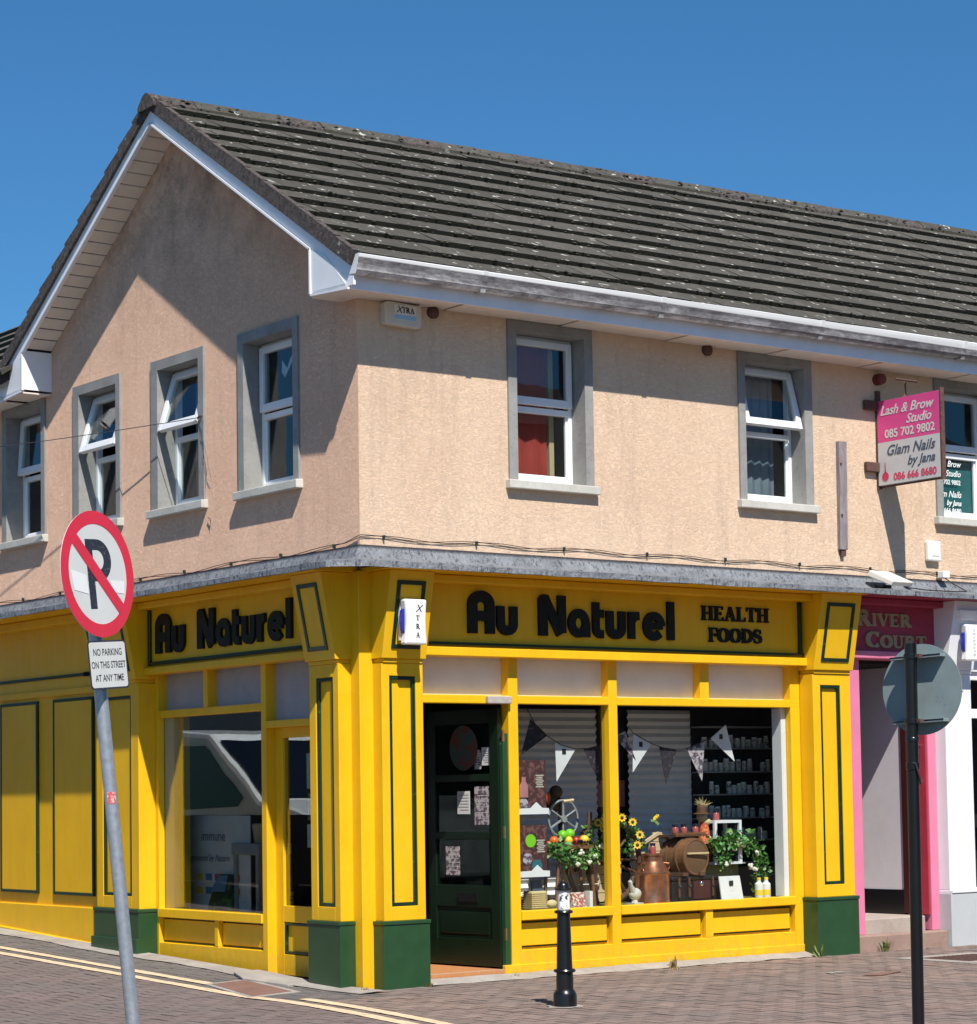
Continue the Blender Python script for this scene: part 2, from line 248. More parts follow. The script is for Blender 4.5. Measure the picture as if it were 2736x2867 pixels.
# ------------------------------------------------------------------ mesh builder
ORG = {}
def fr(fac, s, d, z):             # facade coordinates: s along the wall, d out of the wall
    return (s, -d, z) if fac == 'F' else (-d, s, z)
class MB:
    def __init__(s): s.v = []; s.f = []; s.smooth = False
    def hexa(s, p):               # 8 points: bottom ring 0-3, top ring 4-7
        b = len(s.v); s.v += [tuple(q) for q in p]
        s.f += [tuple(b+i for i in q) for q in ((0, 3, 2, 1), (4, 5, 6, 7), (0, 1, 5, 4), (1, 2, 6, 5), (2, 3, 7, 6), (3, 0, 4, 7))]; return s
    def box(s, x0, x1, y0, y1, z0, z1):
        return s.hexa([(x0, y0, z0), (x1, y0, z0), (x1, y1, z0), (x0, y1, z0), (x0, y0, z1), (x1, y0, z1), (x1, y1, z1), (x0, y1, z1)])
    def fb(s, fac, s0, s1, d0, d1, z0, z1):
        a = fr(fac, s0, d0, z0); b = fr(fac, s1, d1, z1)
        return s.box(min(a[0], b[0]), max(a[0], b[0]), min(a[1], b[1]), max(a[1], b[1]), min(a[2], b[2]), max(a[2], b[2]))
    def prism(s, poly, vec):      # poly: list of 3D points, extruded by vec
        b = len(s.v); n = len(poly); V = Vector(vec)
        s.v += [tuple(q) for q in poly]+[tuple(Vector(q)+V) for q in poly]
        s.f += [tuple(range(b, b+n)), tuple(range(b+2*n-1, b+n-1, -1))]
        s.f += [(b+i, b+(i+1) % n, b+n+(i+1) % n, b+n+i) for i in range(n)]; return s
    def tube(s, pts, r, n=8, cap=True):
        pts = [Vector(p) for p in pts]; rs = r if isinstance(r, (list, tuple)) else [r]*len(pts)
        b = len(s.v); ref = Vector((0, 0, 1))
        for i, p in enumerate(pts):
            t = (pts[min(i+1, len(pts)-1)]-pts[max(i-1, 0)]).normalized()
            a = t.cross(ref)
            if a.length < .2: a = t.cross(Vector((1, 0, 0)))
            a.normalize(); c = t.cross(a)
            for k in range(n):
                an = 2*math.pi*k/n; s.v.append(tuple(p+(a*math.cos(an)+c*math.sin(an))*rs[i]))
        for i in range(len(pts)-1):
            for k in range(n):
                s.f.append((b+i*n+k, b+i*n+(k+1) % n, b+(i+1)*n+(k+1) % n, b+(i+1)*n+k))
        if cap: s.f += [tuple(b+k for k in range(n))[::-1], tuple(b+(len(pts)-1)*n+k for k in range(n))]
        s.smooth = True; return s
    def lathe(s, c, prof, n=24, axis=Vector((0, 0, 1))):
        axis = Vector(axis).normalized(); a = axis.cross(Vector((0, 1, 0)))
        if a.length < .1: a = axis.cross(Vector((1, 0, 0)))
        a.normalize(); e = axis.cross(a); b = len(s.v); c = Vector(c)
        for r, h in prof:
            for k in range(n):
                an = 2*math.pi*k/n; s.v.append(tuple(c+axis*h+(a*math.cos(an)+e*math.sin(an))*max(r, 1e-4)))
        for i in range(len(prof)-1):
            for k in range(n): s.f.append((b+i*n+k, b+i*n+(k+1) % n, b+(i+1)*n+(k+1) % n, b+(i+1)*n+k))
        s.f += [tuple(b+k for k in range(n)), tuple(b+(len(prof)-1)*n+k for k in range(n))[::-1]]
        s.smooth = True; return s
    def ball(s, c, r, n=10, sx=1, sy=1, sz=1):
        b = len(s.v); m = n//2+1
        for i in range(m+1):
            th = math.pi*i/m
            for k in range(n):
                ph = 2*math.pi*k/n
                s.v.append((c[0]+r*sx*math.sin(th)*math.cos(ph)+(1e-5 if i in (0, m) else 0)*math.cos(ph), c[1]+r*sy*math.sin(th)*math.sin(ph), c[2]+r*sz*math.cos(th)))
        for i in range(m):
            for k in range(n): s.f.append((b+i*n+k, b+i*n+(k+1) % n, b+(i+1)*n+(k+1) % n, b+(i+1)*n+k))
        s.smooth = True; return s
    def leaf(s, c, size, rnd):
        d = Vector((rnd.uniform(-1, 1), rnd.uniform(-1, 1), rnd.uniform(-1, .7))).normalized(); u = d.orthogonal().normalized()
        u = (Matrix.Rotation(rnd.uniform(0, 6.28), 3, d) @ u); c = Vector(c); b = len(s.v); n = d.cross(u)
        s.v += [tuple(c), tuple(c+d*size*.45+u*size*.34+n*size*.08), tuple(c+d*size), tuple(c+d*size*.45-u*size*.34+n*size*.08)]
        s.f += [(b, b+1, b+2), (b, b+2, b+3)]
    def build(s, name, m, parent=None, bev=0, loc=None):
        o0 = ORG[parent.name] if parent is not None else Vector(loc or (0, 0, 0))
        me = bpy.data.meshes.new(name); me.from_pydata([tuple(Vector(v)-o0) for v in s.v], [], s.f)
        bm = bmesh.new(); bm.from_mesh(me)
        bmesh.ops.recalc_face_normals(bm, faces=bm.faces)
        bm.to_mesh(me); bm.free()
        me.materials.append(M[m])
        if s.smooth:
            me.polygons.foreach_set('use_smooth', [True]*len(me.polygons))
            try: me.set_sharp_from_angle(angle=math.radians(38))
            except Exception: pass
        o = bpy.data.objects.new(name, me); COL.objects.link(o)
        if parent is not None: o.parent = parent
        else: o.location = o0
        ORG[o.name] = o0
        if bev:
            b = o.modifiers.new('bevel', 'BEVEL'); b.width = bev; b.segments = 2; b.limit_method = 'ANGLE'; b.angle_limit = math.radians(40)
        return o
def tag(o, label, cat, group=None):
    o['label'] = label; o['category'] = cat
    if group: o['group'] = group
    return o
def thing(name, label, cat, loc=(0, 0, 0), group=None):
    o = bpy.data.objects.new(name, None); COL.objects.link(o); o.location = loc; o.empty_display_size = .1
    ORG[o.name] = Vector(loc); return tag(o, label, cat, group)
def struct(o): o['kind'] = 'structure'; return o
def stuff(o): o['kind'] = 'stuff'; return o
def text_mesh(txt, size, depth, o, ax, ay, m, parent, name='lettering', align='LEFT', shear=0, bold=0, sx=1):
    """flat print or thin lettering; o: origin, ax: reading direction, ay: up direction (world vectors)"""
    cu = bpy.data.curves.new(name, 'FONT'); cu.body = txt; cu.size = size; cu.extrude = depth/2; cu.align_x = align; cu.shear = shear; cu.offset = bold; cu.resolution_u = 3
    tmp = bpy.data.objects.new('tmp', cu); COL.objects.link(tmp)
    dg = bpy.context.evaluated_depsgraph_get(); me = bpy.data.meshes.new_from_object(tmp.evaluated_get(dg)); bpy.data.objects.remove(tmp)
    ax = Vector(ax).normalized(); ay = Vector(ay).normalized(); az = ax.cross(ay)
    o0 = ORG[parent.name]
    for v in me.vertices: v.co = Vector(o)+ax*v.co.x*sx+ay*v.co.y+az*(v.co.z+depth/2)-o0
    me.materials.clear(); me.materials.append(M[m]); ob = bpy.data.objects.new(name, me); COL.objects.link(ob); ob.parent = parent; ORG[ob.name] = o0; return ob
AXF, UPZ = (1, 0, 0), (0, 0, 1)
AXL = (0, -1, 0)

# ------------------------------------------------------------------ stroke lettering (cut-out sign letters)
def arc(cx, cy, rx, ry, a0, a1, n=14):
    return [(cx+rx*math.cos(math.radians(a0+(a1-a0)*i/n)), cy+ry*math.sin(math.radians(a0+(a1-a0)*i/n))) for i in range(n+1)]
def ribbon(mb, pts, wd, o, ax, ay, d0, d1):
    """closed flat ribbon along 2D points, extruded from d0 to d1 along the sign normal; wd: width or list"""
    ax = Vector(ax); ay = Vector(ay); az = ax.cross(ay); o = Vector(o); n = len(pts)
    wl = wd if isinstance(wd, list) else [wd]*n; L = []; Rr = []
    for i in range(n):
        a = Vector(pts[max(i-1, 0)]); c = Vector(pts[min(i+1, n-1)]); t = (c-a).normalized()
        p = Vector((pts[i][0], pts[i][1])); nn = Vector((-t.y, t.x)); k = 1
        if 0 < i < n-1:
            t1 = (Vector(pts[i])-a).normalized(); k = 1/max(.5, t.dot(t1))
        L.append(p+nn*wl[i]/2*k); Rr.append(p-nn*wl[i]/2*k)
    b = len(mb.v)
    for dd in (d0, d1):
        for q in L: mb.v.append(tuple(o+ax*q.x+ay*q.y+az*dd))
        for q in Rr: mb.v.append(tuple(o+ax*q.x+ay*q.y+az*dd))
    for i in range(n-1):
        l0, l1, r0_, r1 = b+i, b+i+1, b+n+i, b+n+i+1; K = 2*n
        mb.f += [(l0, r0_, r1, l1), (l0+K, l1+K, r1+K, r0_+K), (l0, l1, l1+K, l0+K), (r0_, r0_+K, r1+K, r1)]
    K = 2*n; mb.f += [(b, b+K, b+n+K, b+n), (b+n-1, b+2*n-1, b+2*n-1+K, b+n-1+K)]
# rounded fascia alphabet: each glyph = (advance, [(points, width)]), heights in units of cap height 1
W_ = .21
GL = {
 'A': (.62, [([(.105, 0), (.105, .62)]+arc(.31, .69, .205, .205, 180, 0)+[(.515, .62), (.515, 0)], W_), ([(.2, .42), (.44, .42)], .19)]),
 'u': (.50, [([(.09, .68), (.09, .27)]+arc(.245, .25, .155, .16, 180, 360)+[(.40, .27), (.40, .68)], .18)]),
 'N': (.66, [([(.10, 0), (.10, .92)], W_), ([(.13, .95), (.53, .05)], .2), ([(.56, .08), (.56, 1.0)], .19), (arc(.12, .89, .06, .06, 180, 20, 6), .1)]),
 'a': (.56, [(arc(.27, .34, .18, .25, 0, 360, 24), .17), ([(.46, 0), (.46, .36)], .165), ]),
 't': (.29, [([(.085, .88), (.085, .25)]+arc(.20, .22, .115, .13, 180, 262, 6)+[(.27, .09)], .165), ([(.12, .6), (.28, .6)], .16)]),
 'r': (.32, [([(.09, 0), (.09, .68)], .17), (arc(.28, .40, .185, .185, 165, 88, 6), .17)]),
 'e': (.59, [([(.15, .35), (.52, .35)], .14), (arc(.30, .34, .20, .26, 0, 318, 22), .17)]),
 'l': (.22, [([(.10, 0), (.10, .98)], .18)]),
 ' ': (.40, []),
}
def fascia_word(word, o, ax, ay, width, height, parent, m='letter', depth=.03):
    tot = sum(GL[c][0] for c in word)+.06*(len(word)-1); k = width/tot; x = 0; az = Vector(ax).cross(Vector(ay))
    for c in word:
        if c != ' ':
            mb = MB()
            for j, (pts, wd) in enumerate(GL[c][1]):
                P2 = [((x+px)*k, py*height) for px, py in pts]
                ribbon(mb, P2, wd*k, o, ax, ay, .0008*j, depth+.0013*j)
            mb.build('letter', m, parent)
        x += GL[c][0]+.06
T_, t_ = .2, .085   # thick and thin strokes for the serif capitals
def S(x0, x1, y): return ([(x0, y), (x1, y)], .07)
SF = {
 'H': (.86, [([(.19, 0), (.19, 1)], T_), ([(.67, 0), (.67, 1)], T_), ([(.2, .5), (.66, .5)], t_), S(.02, .36, .035), S(.02, .36, .965), S(.5, .84, .035), S(.5, .84, .965)]),
 'E': (.70, [([(.19, 0), (.19, 1)], T_), ([(.04, .04), (.62, .04)], t_), ([(.04, .96), (.6, .96)], t_), ([(.2, .5), (.46, .5)], t_), ([(.61, 0), (.61, .26)], .05), ([(.59, .76), (.59, 1)], .05), ([(.47, .38), (.47, .62)], .05)]),
 'A': (.82, [([(.14, 0), (.40, 1)], t_), ([(.40, .98), (.66, 0)], T_), ([(.2, .32), (.56, .32)], t_), S(.0, .3, .035), S(.5, .84, .035)]),
 'L': (.68, [([(.19, 0), (.19, 1)], T_), ([(.04, .04), (.62, .04)], t_), S(.02, .36, .965), ([(.61, 0), (.61, .3)], .05)]),
 'T': (.74, [([(.37, 0), (.37, 1)], T_), ([(.04, .96), (.70, .96)], t_), S(.2, .54, .035), ([(.06, .72), (.06, 1)], .05), ([(.68, .72), (.68, 1)], .05)]),
 'F': (.64, [([(.19, 0), (.19, 1)], T_), ([(.04, .96), (.6, .96)], t_), ([(.2, .5), (.46, .5)], t_), S(.02, .36, .035), ([(.59, .72), (.59, 1)], .05), ([(.47, .38), (.47, .62)], .05)]),
 'O': (.82, [(arc(.41, .5, .31, .44, 0, 360, 26), [T_*abs(math.cos(math.radians(360*i/26)))*.95+t_*.9 for i in range(27)])]),
 'C': (.76, [(arc(.42, .5, .32, .44, 42, 318, 22), [T_*abs(math.cos(math.radians(42+276*i/22)))*.9+t_*.8 for i in range(23)]), ([(.66, .66), (.66, .98)], .05)]),
 'U': (.80, [([(.18, 1), (.18, .32)]+arc(.40, .30, .22, .26, 180, 360, 10)+[(.62, .32), (.62, 1)], [T_, T_]+[T_*.8]*4+[t_]*7+[t_, t_]), S(.02, .34, .965), S(.5, .76, .965)]),
 'D': (.82, [([(.19, 0), (.19, 1)], T_), (arc(.22, .5, .48, .45, 90, -90, 14), [t_+T_*.7*abs(math.cos(math.radians(90-180*i/14))) for i in range(15)]), S(.02, .34, .035), S(.02, .34, .965)]),
 'S': (.62, [(arc(.31, .73, .20, .22, 30, 250, 12)+arc(.30, .27, .23, .23, 80, -150, 12), [t_]*5+[T_*.8]*4+[T_]*8+[T_*.8]*3+[t_]*6), ([(.51, .68), (.51, .98)], .045), ([(.08, .02), (.08, .34)], .045)]),
 'R': (.80, [([(.19, 0), (.19, 1)], T_), (arc(.24, .74, .30, .22, 90, -90, 12), [t_+T_*.6*abs(math.cos(math.radians(90-180*i/12))) for i in range(13)]), ([(.36, .5), (.68, .03)], T_), S(.02, .34, .035), S(.02, .34, .965), S(.58, .82, .035)]),
 'I': (.42, [([(.21, 0), (.21, 1)], T_), S(.04, .38, .035), S(.04, .38, .965)]),
 'V': (.80, [([(.14, 1), (.42, .02)], T_), ([(.40, .02), (.66, 1)], t_), S(.0, .3, .965), S(.52, .8, .965)]),
 'X': (.80, [([(.14, 1), (.66, 0)], T_), ([(.66, 1), (.14, 0)], t_), S(.0, .28, .965), S(.52, .8, .965), S(.0, .28, .035), S(.52, .8, .035)]),
 ' ': (.4, []),
}
def serif_word(word, o, ax, ay, width, height, parent, m, depth=.02, first_scale=1.0, name='letter', single=False):
    tot = sum(SF[c][0]*(first_scale if i == 0 else 1) for i, c in enumerate(word)); k = width/tot; x = 0; allmb = MB()
    for i, c in enumerate(word):
        q = first_scale if i == 0 else 1; mb = allmb if single else MB()
        for j, (pts, wd) in enumerate(SF[c][1]):
            P2 = [(x*k+px*k*q, py*height*q) for px, py in pts]
            ww = [a*k*q for a in wd] if isinstance(wd, list) else wd*k*q
            ribbon(mb, P2, ww, o, ax, ay, .0004*j, depth+.0007*j)
        if c != ' ' and not single: mb.build(name, m, parent)
        x += SF[c][0]*q
    if single: allmb.build(name, m, parent)

# ------------------------------------------------------------------ ground
def gz(x, y): return .095+(.037*min(y, 14) if y > 0 else 0)*max(0, min(1, (1.2-x)/1.0))
g = MB(); xs = [-70, -30, -15, -8, -4, -2, -1, -.5, 0, .4, .8, 1.2, 2, 4, 8, 14, 30, 70]; ys = [-70, -30, -15, -8, -4, -2, -1, 0, 1, 3, 6, 9, 14, 25, 70]
for y in ys:
    for x in xs: g.v.append((x, y, gz(x, y)-.03))
for j in range(len(ys)-1):
    for i in range(len(xs)-1):
        a = j*len(xs)+i; g.f.append((a, a+1, a+1+len(xs), a+len(xs)))
struct(g.build('ground', 'joint'))
# the double yellow line, a curve along the side street then out across the junction
def line_x(y): return -.955-.02*y if y > -.4 else -.947-.10*(-.4-y)-.028*(-.4-y)**2
def line_pts(y0, y1, off, n=26): return [(line_x(y0+(y1-y0)*i/n)+off, y0+(y1-y0)*i/n) for i in range(n+1)]
# brick pavers in herringbone, boxes with open joints
pav = []; U = .1
for i in range(-90, 125):
    for j in range(-85, 95):
        k = (i-j) % 4
        if k == 0: pav.append((i*U, j*U, 2*U, U))        # lies along x
        elif k == 3: pav.append((i*U, j*U, U, 2*U))      # stands along y
def covered(x, y):
    if -.26 < x < -.2 and y > -.2: return True   # concrete edging beside the side wall
    return x > -.12 and y > -.12
cand = []
for (x, y, wx, wy) in pav:
    cx, cy = x+wx/2, y+wy/2
    if covered(cx, cy): continue
    u, v, dz = pix((cx, cy, gz(cx, cy)))
    if dz < 5 or not (-1100 < u < 4300 and 2300 < v < 3500): continue
    if cy > 11: continue
    cand.append((dz, x, y, wx, wy))
cand.sort(key=lambda q: q[0] + (3 if not (0 < pix((q[1], q[2], .1))[0] < 2736 and pix((q[1], q[2], .1))[1] < 2867) else 0))
def joint_faces(o):
    o.data.materials.append(M['joint'])
    o.data.polygons.foreach_set('material_index', [0 if i % 9 == 0 else 1 for i in range(len(o.data.polygons))])
def paver_boxes(lst, mb, tints):
    for (dz, x, y, wx, wy) in lst:
        j = .003; hz = R.uniform(-.0022, .0022); tx = R.uniform(-.0015, .0015)
        x0, x1, y0, y1 = x+j, x+wx-j, y+j, y+wy-j; c = .0038
        zt = [gz(a, b)+hz+tx*(1 if a == x1 else -1) for a, b in ((x0, y0), (x1, y0), (x1, y1), (x0, y1))]
        b = len(mb.v)
        mb.v += [(x0, y0, zt[0]-.03), (x1, y0, zt[1]-.03), (x1, y1, zt[2]-.03), (x0, y1, zt[3]-.03), (x0, y0, zt[0]-c), (x1, y0, zt[1]-c), (x1, y1, zt[2]-c), (x0, y1, zt[3]-c),
                 (x0+c, y0+c, zt[0]), (x1-c, y0+c, zt[1]), (x1-c, y1-c, zt[2]), (x0+c, y1-c, zt[3])]
        mb.f += [(b+8, b+9, b+10, b+11)]
        for q in range(4):
            r = (q+1) % 4; mb.f += [(b+q, b+r, b+4+r, b+4+q), (b+4+q, b+4+r, b+8+r, b+8+q)]
        tints += [R.random()]*9
brick_pavement = thing('brick_pavement', 'herringbone brick paving in front of the shop', 'paving', (0, -2, .09))
del brick_pavement['category'], brick_pavement['label']; struct(brick_pavement)
isroad = lambda q: q[1] < line_x(q[2])-.12 or (q[2] < -2.6 and q[1] < -1.5)
for q in cand[:300]:
    mb = MB(); paver_boxes([q], mb, []); joint_faces(mb.build('brick', 'roadpaver' if isroad(q) else 'paver', brick_pavement))
isgrey = lambda q: not isroad(q) and q[1] < -.2 and q[2] > -.75
kind_of = lambda q: 'roadpaver' if isroad(q) else ('greypaver' if isgrey(q) else 'paver')
for flag, mm, nm in (('paver', 'paver', 'brick_field'), ('roadpaver', 'roadpaver', 'road_brick_field'), ('greypaver', 'greypaver', 'kerb_brick_field')):
    mb = MB(); tt = []; paver_boxes([q for q in cand[300:] if kind_of(q) == flag], mb, tt); o = stuff(mb.build(nm, mm, brick_pavement)); joint_faces(o)
    at = o.data.attributes.new('tint', 'FLOAT', 'FACE'); at.data.foreach_set('value', tt)
def ribbon_ground(name, pts, wd, m, h=.006, jag=.006):
    mb = MB(); n = len(pts)
    for i, p in enumerate(pts):
        a = Vector(pts[max(i-1, 0)]); c = Vector(pts[min(i+1, n-1)]); t = (c-a).normalized(); nn = Vector((-t.y, t.x))
        for sgn in (1, -1):
            q = Vector(p)+nn*(wd/2+R.uniform(-jag, jag))*sgn; mb.v.append((q.x, q.y, gz(q.x, q.y)+h))
    for i in range(n-1): mb.f.append((2*i, 2*i+1, 2*i+3, 2*i+2))
    return mb.build(name, m)
for o, (lab) in ((ribbon_ground('road_marking', line_pts(8.5, -6, -.10, 90), .105, 'line'), 'outer'), (ribbon_ground('road_marking', line_pts(8.5, .95, .13, 50), .10, 'line'), 'inner'), (ribbon_ground('road_marking', line_pts(-.45, -6, .10, 40), .10, 'line'), 'inner')):
    struct(o)
# concrete edging along the side wall and a cast-iron cover
mb = MB(); n = 40
for i in range(n+1):
    y = -.42+(9+.42)*i/n; e = .34+.03*math.sin(y*2.1)+R.uniform(-.02, .02)
    for x in (-e, -.10): mb.v.append((x, y, gz(x, y)+.007+(.012 if x > -.2 else 0)))
for i in range(n): mb.f.append((2*i, 2*i+1, 2*i+3, 2*i+2))
struct(mb.build('pavement', 'strip'))
mb = MB(); n = 30
for i in range(n+1):
    x = .48+(4.76-.48)*i/n
    for y, dz in ((-.03, .04), (-.17-R.uniform(0, .04), .004)): mb.v.append((x, y, .095+dz+R.uniform(-.004, .004)))
for i in range(n): mb.f.append((2*i, 2*i+1, 2*i+3, 2*i+2))
struct(mb.build('pavement_fillet', 'strip'))
t = thing('service_cover', 'worn reddish service cover in the pavement by the side door', 'manhole cover', (-.72, .45, .11))
mb = MB(); mb.prism([(-1.02, .0, gz(0, .0)+.002), (-.60, .12, gz(0, .12)+.002), (-.50, .98, gz(0, .98)+.002), (-.86, .88, gz(0, .88)+.002)], (0, 0, .008)); mb.build('cover', 'cover', t)
mb = MB(); q = [(-1.08, -.06), (-.55, .07), (-.44, 1.04), (-.90, .94)]; p = [(-1.02, .0), (-.60, .12), (-.50, .98), (-.86, .88)]
for i in range(4):
    a, b_, c, d = q[i], q[(i+1) % 4], p[(i+1) % 4], p[i]; mb.prism([(*a, gz(*a)+.001), (*b_, gz(*b_)+.001), (*c, gz(*c)+.001), (*d, gz(*d)+.001)], (0, 0, .006))
mb.build('surround', 'strip', t)
t = thing('drain_grate', 'rusty street drain grate set in a concrete collar near the white shop', 'drain', (5.35, -1.35, .095))
mb = MB()
for (a0, a1, b0, b1) in ((4.95, 5.95, -1.80, -1.66), (4.95, 5.95, -1.08, -.94), (4.95, 5.09, -1.66, -1.08), (5.81, 5.95, -1.66, -1.08)): mb.box(a0, a1, b0, b1, .075, .1045)
mb.build('collar', 'strip', t)
for k in range(12): MB().box(5.10+.059*k, 5.13+.059*k, -1.655, -1.085, .08, .106).build('bar', 'rust', t)
t = MB(); t.prism([(3.42, -1.60, .1), (3.62, -1.56, .1), (3.60, -1.66, .1), (3.50, -1.64, .1), (3.40, -1.70, .1)], (0, 0, .001))
tag(t.build('paint_scuff', 'strip', loc=(3.4, -1.68, .1)), 'small pale paint scuff on the brick paving near the green base', 'paint mark')
t = MB(); t.prism([(3.42, -2.0, .1005), (3.85, -1.86, .1005), (3.95, -1.95, .1005), (3.52, -2.12, .1005)], (0, 0, .001))
tag(t.build('stop_cock_cover', 'cover', loc=(3.7, -2, .1)), 'small iron cover in the brick paving beside the pale paint scuff', 'cover')

# ------------------------------------------------------------------ corner building
B = thing('corner_building', 'peach rendered two storey corner building with a gable and dark tiled roof', 'building', (0, 0, .1))
def wall_cells(fac, s_edges, z_edges, holes, th, name, lo=0):
    mb = MB(); 
    for i in range(len(s_edges)-1):
        for j in range(len(z_edges)-1):
            a, b, c, d = s_edges[i], s_edges[i+1], z_edges[j], z_edges[j+1]; sm, zm = (a+b)/2, (c+d)/2
            if any(h[0] < sm < h[1] and h[2] < zm < h[3] for h in holes): continue
            mb.fb(fac, a, b, -th, 0, c, d) if not (fac == 'L' and a == 0) else mb.fb(fac, .0005, b, -.0035, 0, c, d)
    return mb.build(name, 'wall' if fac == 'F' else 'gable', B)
FH = [(1.55, 2.34, 4.16, 5.48), (4.15, 4.95, 4.16, 5.48), (6.74, 7.53, 4.16, 5.48)]
LH = [(.90, 1.74, 4.16, 5.48), (2.44, 3.23, 4.16, 5.48), (3.96, 4.76, 4.16, 5.48), (5.50, 6.33, 4.16, 5.48)]
wall_cells('F', [.004, 1.55, 2.34, 4.15, 4.95, 6.74, 7.53, 14], [3.30, 4.16, 5.48, 5.62], FH, .22, 'front_wall')
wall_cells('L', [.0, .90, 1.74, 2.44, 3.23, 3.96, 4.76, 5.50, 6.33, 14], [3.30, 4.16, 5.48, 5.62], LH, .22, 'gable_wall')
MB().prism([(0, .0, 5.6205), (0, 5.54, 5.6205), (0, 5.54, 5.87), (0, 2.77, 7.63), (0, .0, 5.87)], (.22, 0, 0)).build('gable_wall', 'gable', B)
MB().box(.24, 13.9, .24, .3, 3.4, 5.55).build('inner_wall', 'dark', B) if False else None
# dark rooms behind the windows
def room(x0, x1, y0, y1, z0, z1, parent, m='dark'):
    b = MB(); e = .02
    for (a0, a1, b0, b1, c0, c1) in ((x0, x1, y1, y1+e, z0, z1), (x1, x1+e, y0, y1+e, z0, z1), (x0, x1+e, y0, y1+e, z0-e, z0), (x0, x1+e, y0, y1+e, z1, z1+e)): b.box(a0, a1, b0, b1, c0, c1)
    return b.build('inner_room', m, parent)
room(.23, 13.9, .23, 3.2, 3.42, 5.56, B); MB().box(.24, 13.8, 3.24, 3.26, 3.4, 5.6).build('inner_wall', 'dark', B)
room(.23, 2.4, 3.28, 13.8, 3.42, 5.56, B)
MB().box(.0, 14, .0, .02, 0, .01) if False else None
# --- roof
EY, EZ, RY, RZ = -.42, 5.735, 2.77, 7.76
def rz_(x): return RZ+.022*max(-.3, min(x, 11))
def ez_(x): return EZ+.006*max(0, min(x, 11))
def roofp(x, t, side=1):          # t 0 at the eave, 1 at the ridge
    y = EY+(RY-EY)*t
    if side < 0: y = 2*RY-y
    return Vector((x, y, ez_(x)+(rz_(x)-ez_(x))*t))
roof = MB(); roof.hexa([(-.26, -.30, 5.66), (13.9, -.30, 5.72), (13.9, RY, RZ+.12), (-.26, RY, RZ-.16), (-.26, -.30, 5.76), (13.9, -.30, 5.84), (13.9, RY, RZ+.22), (-.26, RY, RZ-.05)])
roof.hexa([(-.26, RY+.001, RZ-.16), (13.9, RY+.001, RZ+.12), (13.9, 5.90, 5.66), (-.26, 5.90, 5.60), (-.26, RY+.001, RZ-.05), (13.9, RY+.001, RZ+.22), (13.9, 5.90, 5.80), (-.26, 5.90, 5.70)])
rf = roof.build('roof', 'dark', B)
NC = 12
def tile_pts(x0, x1, k, side=1, jit=0.0):
    t0, t1 = k/NC, min((k+1.16)/NC, 1.0); pts = []
    for x in (x0, x1):
        a, b = roofp(x, t0, side), roofp(x, t1, side); nrm = Vector((0, -1 if side > 0 else 1, 0))
        d = (b-a).normalized(); n_ = Vector((0, -d.z, d.y)) if side > 0 else Vector((0, d.z, -d.y))
        if n_.z < 0: n_ = -n_
        h = .052+jit
        pts.append((a, a+n_*h, b+n_*.006, b-n_*.002))
    a, b = pts
    return [a[0], b[0], b[3], a[3], a[1], b[1], b[2], a[2]]
TW = .385; tiles = []
for k in range(NC):
    x = -.26+(TW/2 if k % 2 else 0) - (TW/2 if k % 2 else 0)
    off = TW/2 if k % 2 else 0
    xx = -.30
    first = True
    while xx < 13.6:
        wdt = off if (first and off) else TW; first = False
        tiles.append((xx, xx+wdt, k)); xx += wdt
def dist(tl): return (Vector((tl[0], 1, 6))-CP).length
tiles.sort(key=lambda q: dist(q)+(0 if q[0] < 11 else 100))
for (x0, x1, k) in tiles[:300]:
    MB().hexa(tile_pts(x0+.0015, x1-.0015, k, 1, R.uniform(-.007, .007))).build('roof_tile', 'tile', rf)
mb = MB()
for (x0, x1, k) in tiles[300:]: mb.hexa(tile_pts(x0+.0015, x1-.0015, k, 1, R.uniform(-.006, .006)))
for k in range(NC):
    for i in range(12): mb.hexa(tile_pts(-.30+i*1.18, -.302+(i+1)*1.18, k, -1))
stuff(mb.build('roof_tile_field', 'tile', rf))
# ridge tiles: angular caps bedded in mortar
x = -.36; n = 0
while x < 13.6:
    L_ = .45; z0, z1 = rz_(x)+R.uniform(-.004, .006), rz_(x+L_)+R.uniform(-.004, .006); w_ = .145
    mb = MB()
    pr = lambda xx, zz: [(xx, RY-w_, zz-.075), (xx, RY-w_, zz-.035), (xx, RY-.05, zz+.055), (xx, RY, zz+.07), (xx, RY+.05, zz+.055), (xx, RY+w_, zz-.035), (xx, RY+w_, zz-.075)]
    a, b = pr(x+.003, z0), pr(x+L_-.003, z1); bs = len(mb.v); mb.v += a+b; m_ = len(a)
    mb.f += [tuple(range(bs, bs+m_)), tuple(range(bs+2*m_-1, bs+m_-1, -1))]+[(bs+i, bs+(i+1) % m_, bs+m_+(i+1) % m_, bs+m_+i) for i in range(m_)]
    mb.build('ridge_tile', 'verge' if n % 3 == 0 else 'tile', rf); x += L_; n += 1
mo = MB(); rm = random.Random(21)
def lump(c, r_):
    b = len(mo.v); k = 5
    mo.v.append((c.x, c.y, c.z+r_*.8))
    for i in range(k): a = 6.283*i/k+rm.random(); mo.v.append((c.x+r_*1.5*math.cos(a), c.y+r_*math.sin(a), c.z-r_*.25))
    for i in range(k): mo.f.append((b, b+1+i, b+1+(i+1) % k))
    mo.f.append(tuple(b+k-i for i in range(k)))
for k in range(1, NC):
    x = -.28
    while x < 11.2:
        p = roofp(x, k/NC); n_ = Vector((0, -.54, .84))
        if rm.random() < .62: lump(p+n_*(.05+rm.uniform(-.03, .006)), rm.uniform(.006, .019))
        x += rm.uniform(.03, .15)
x = -.3
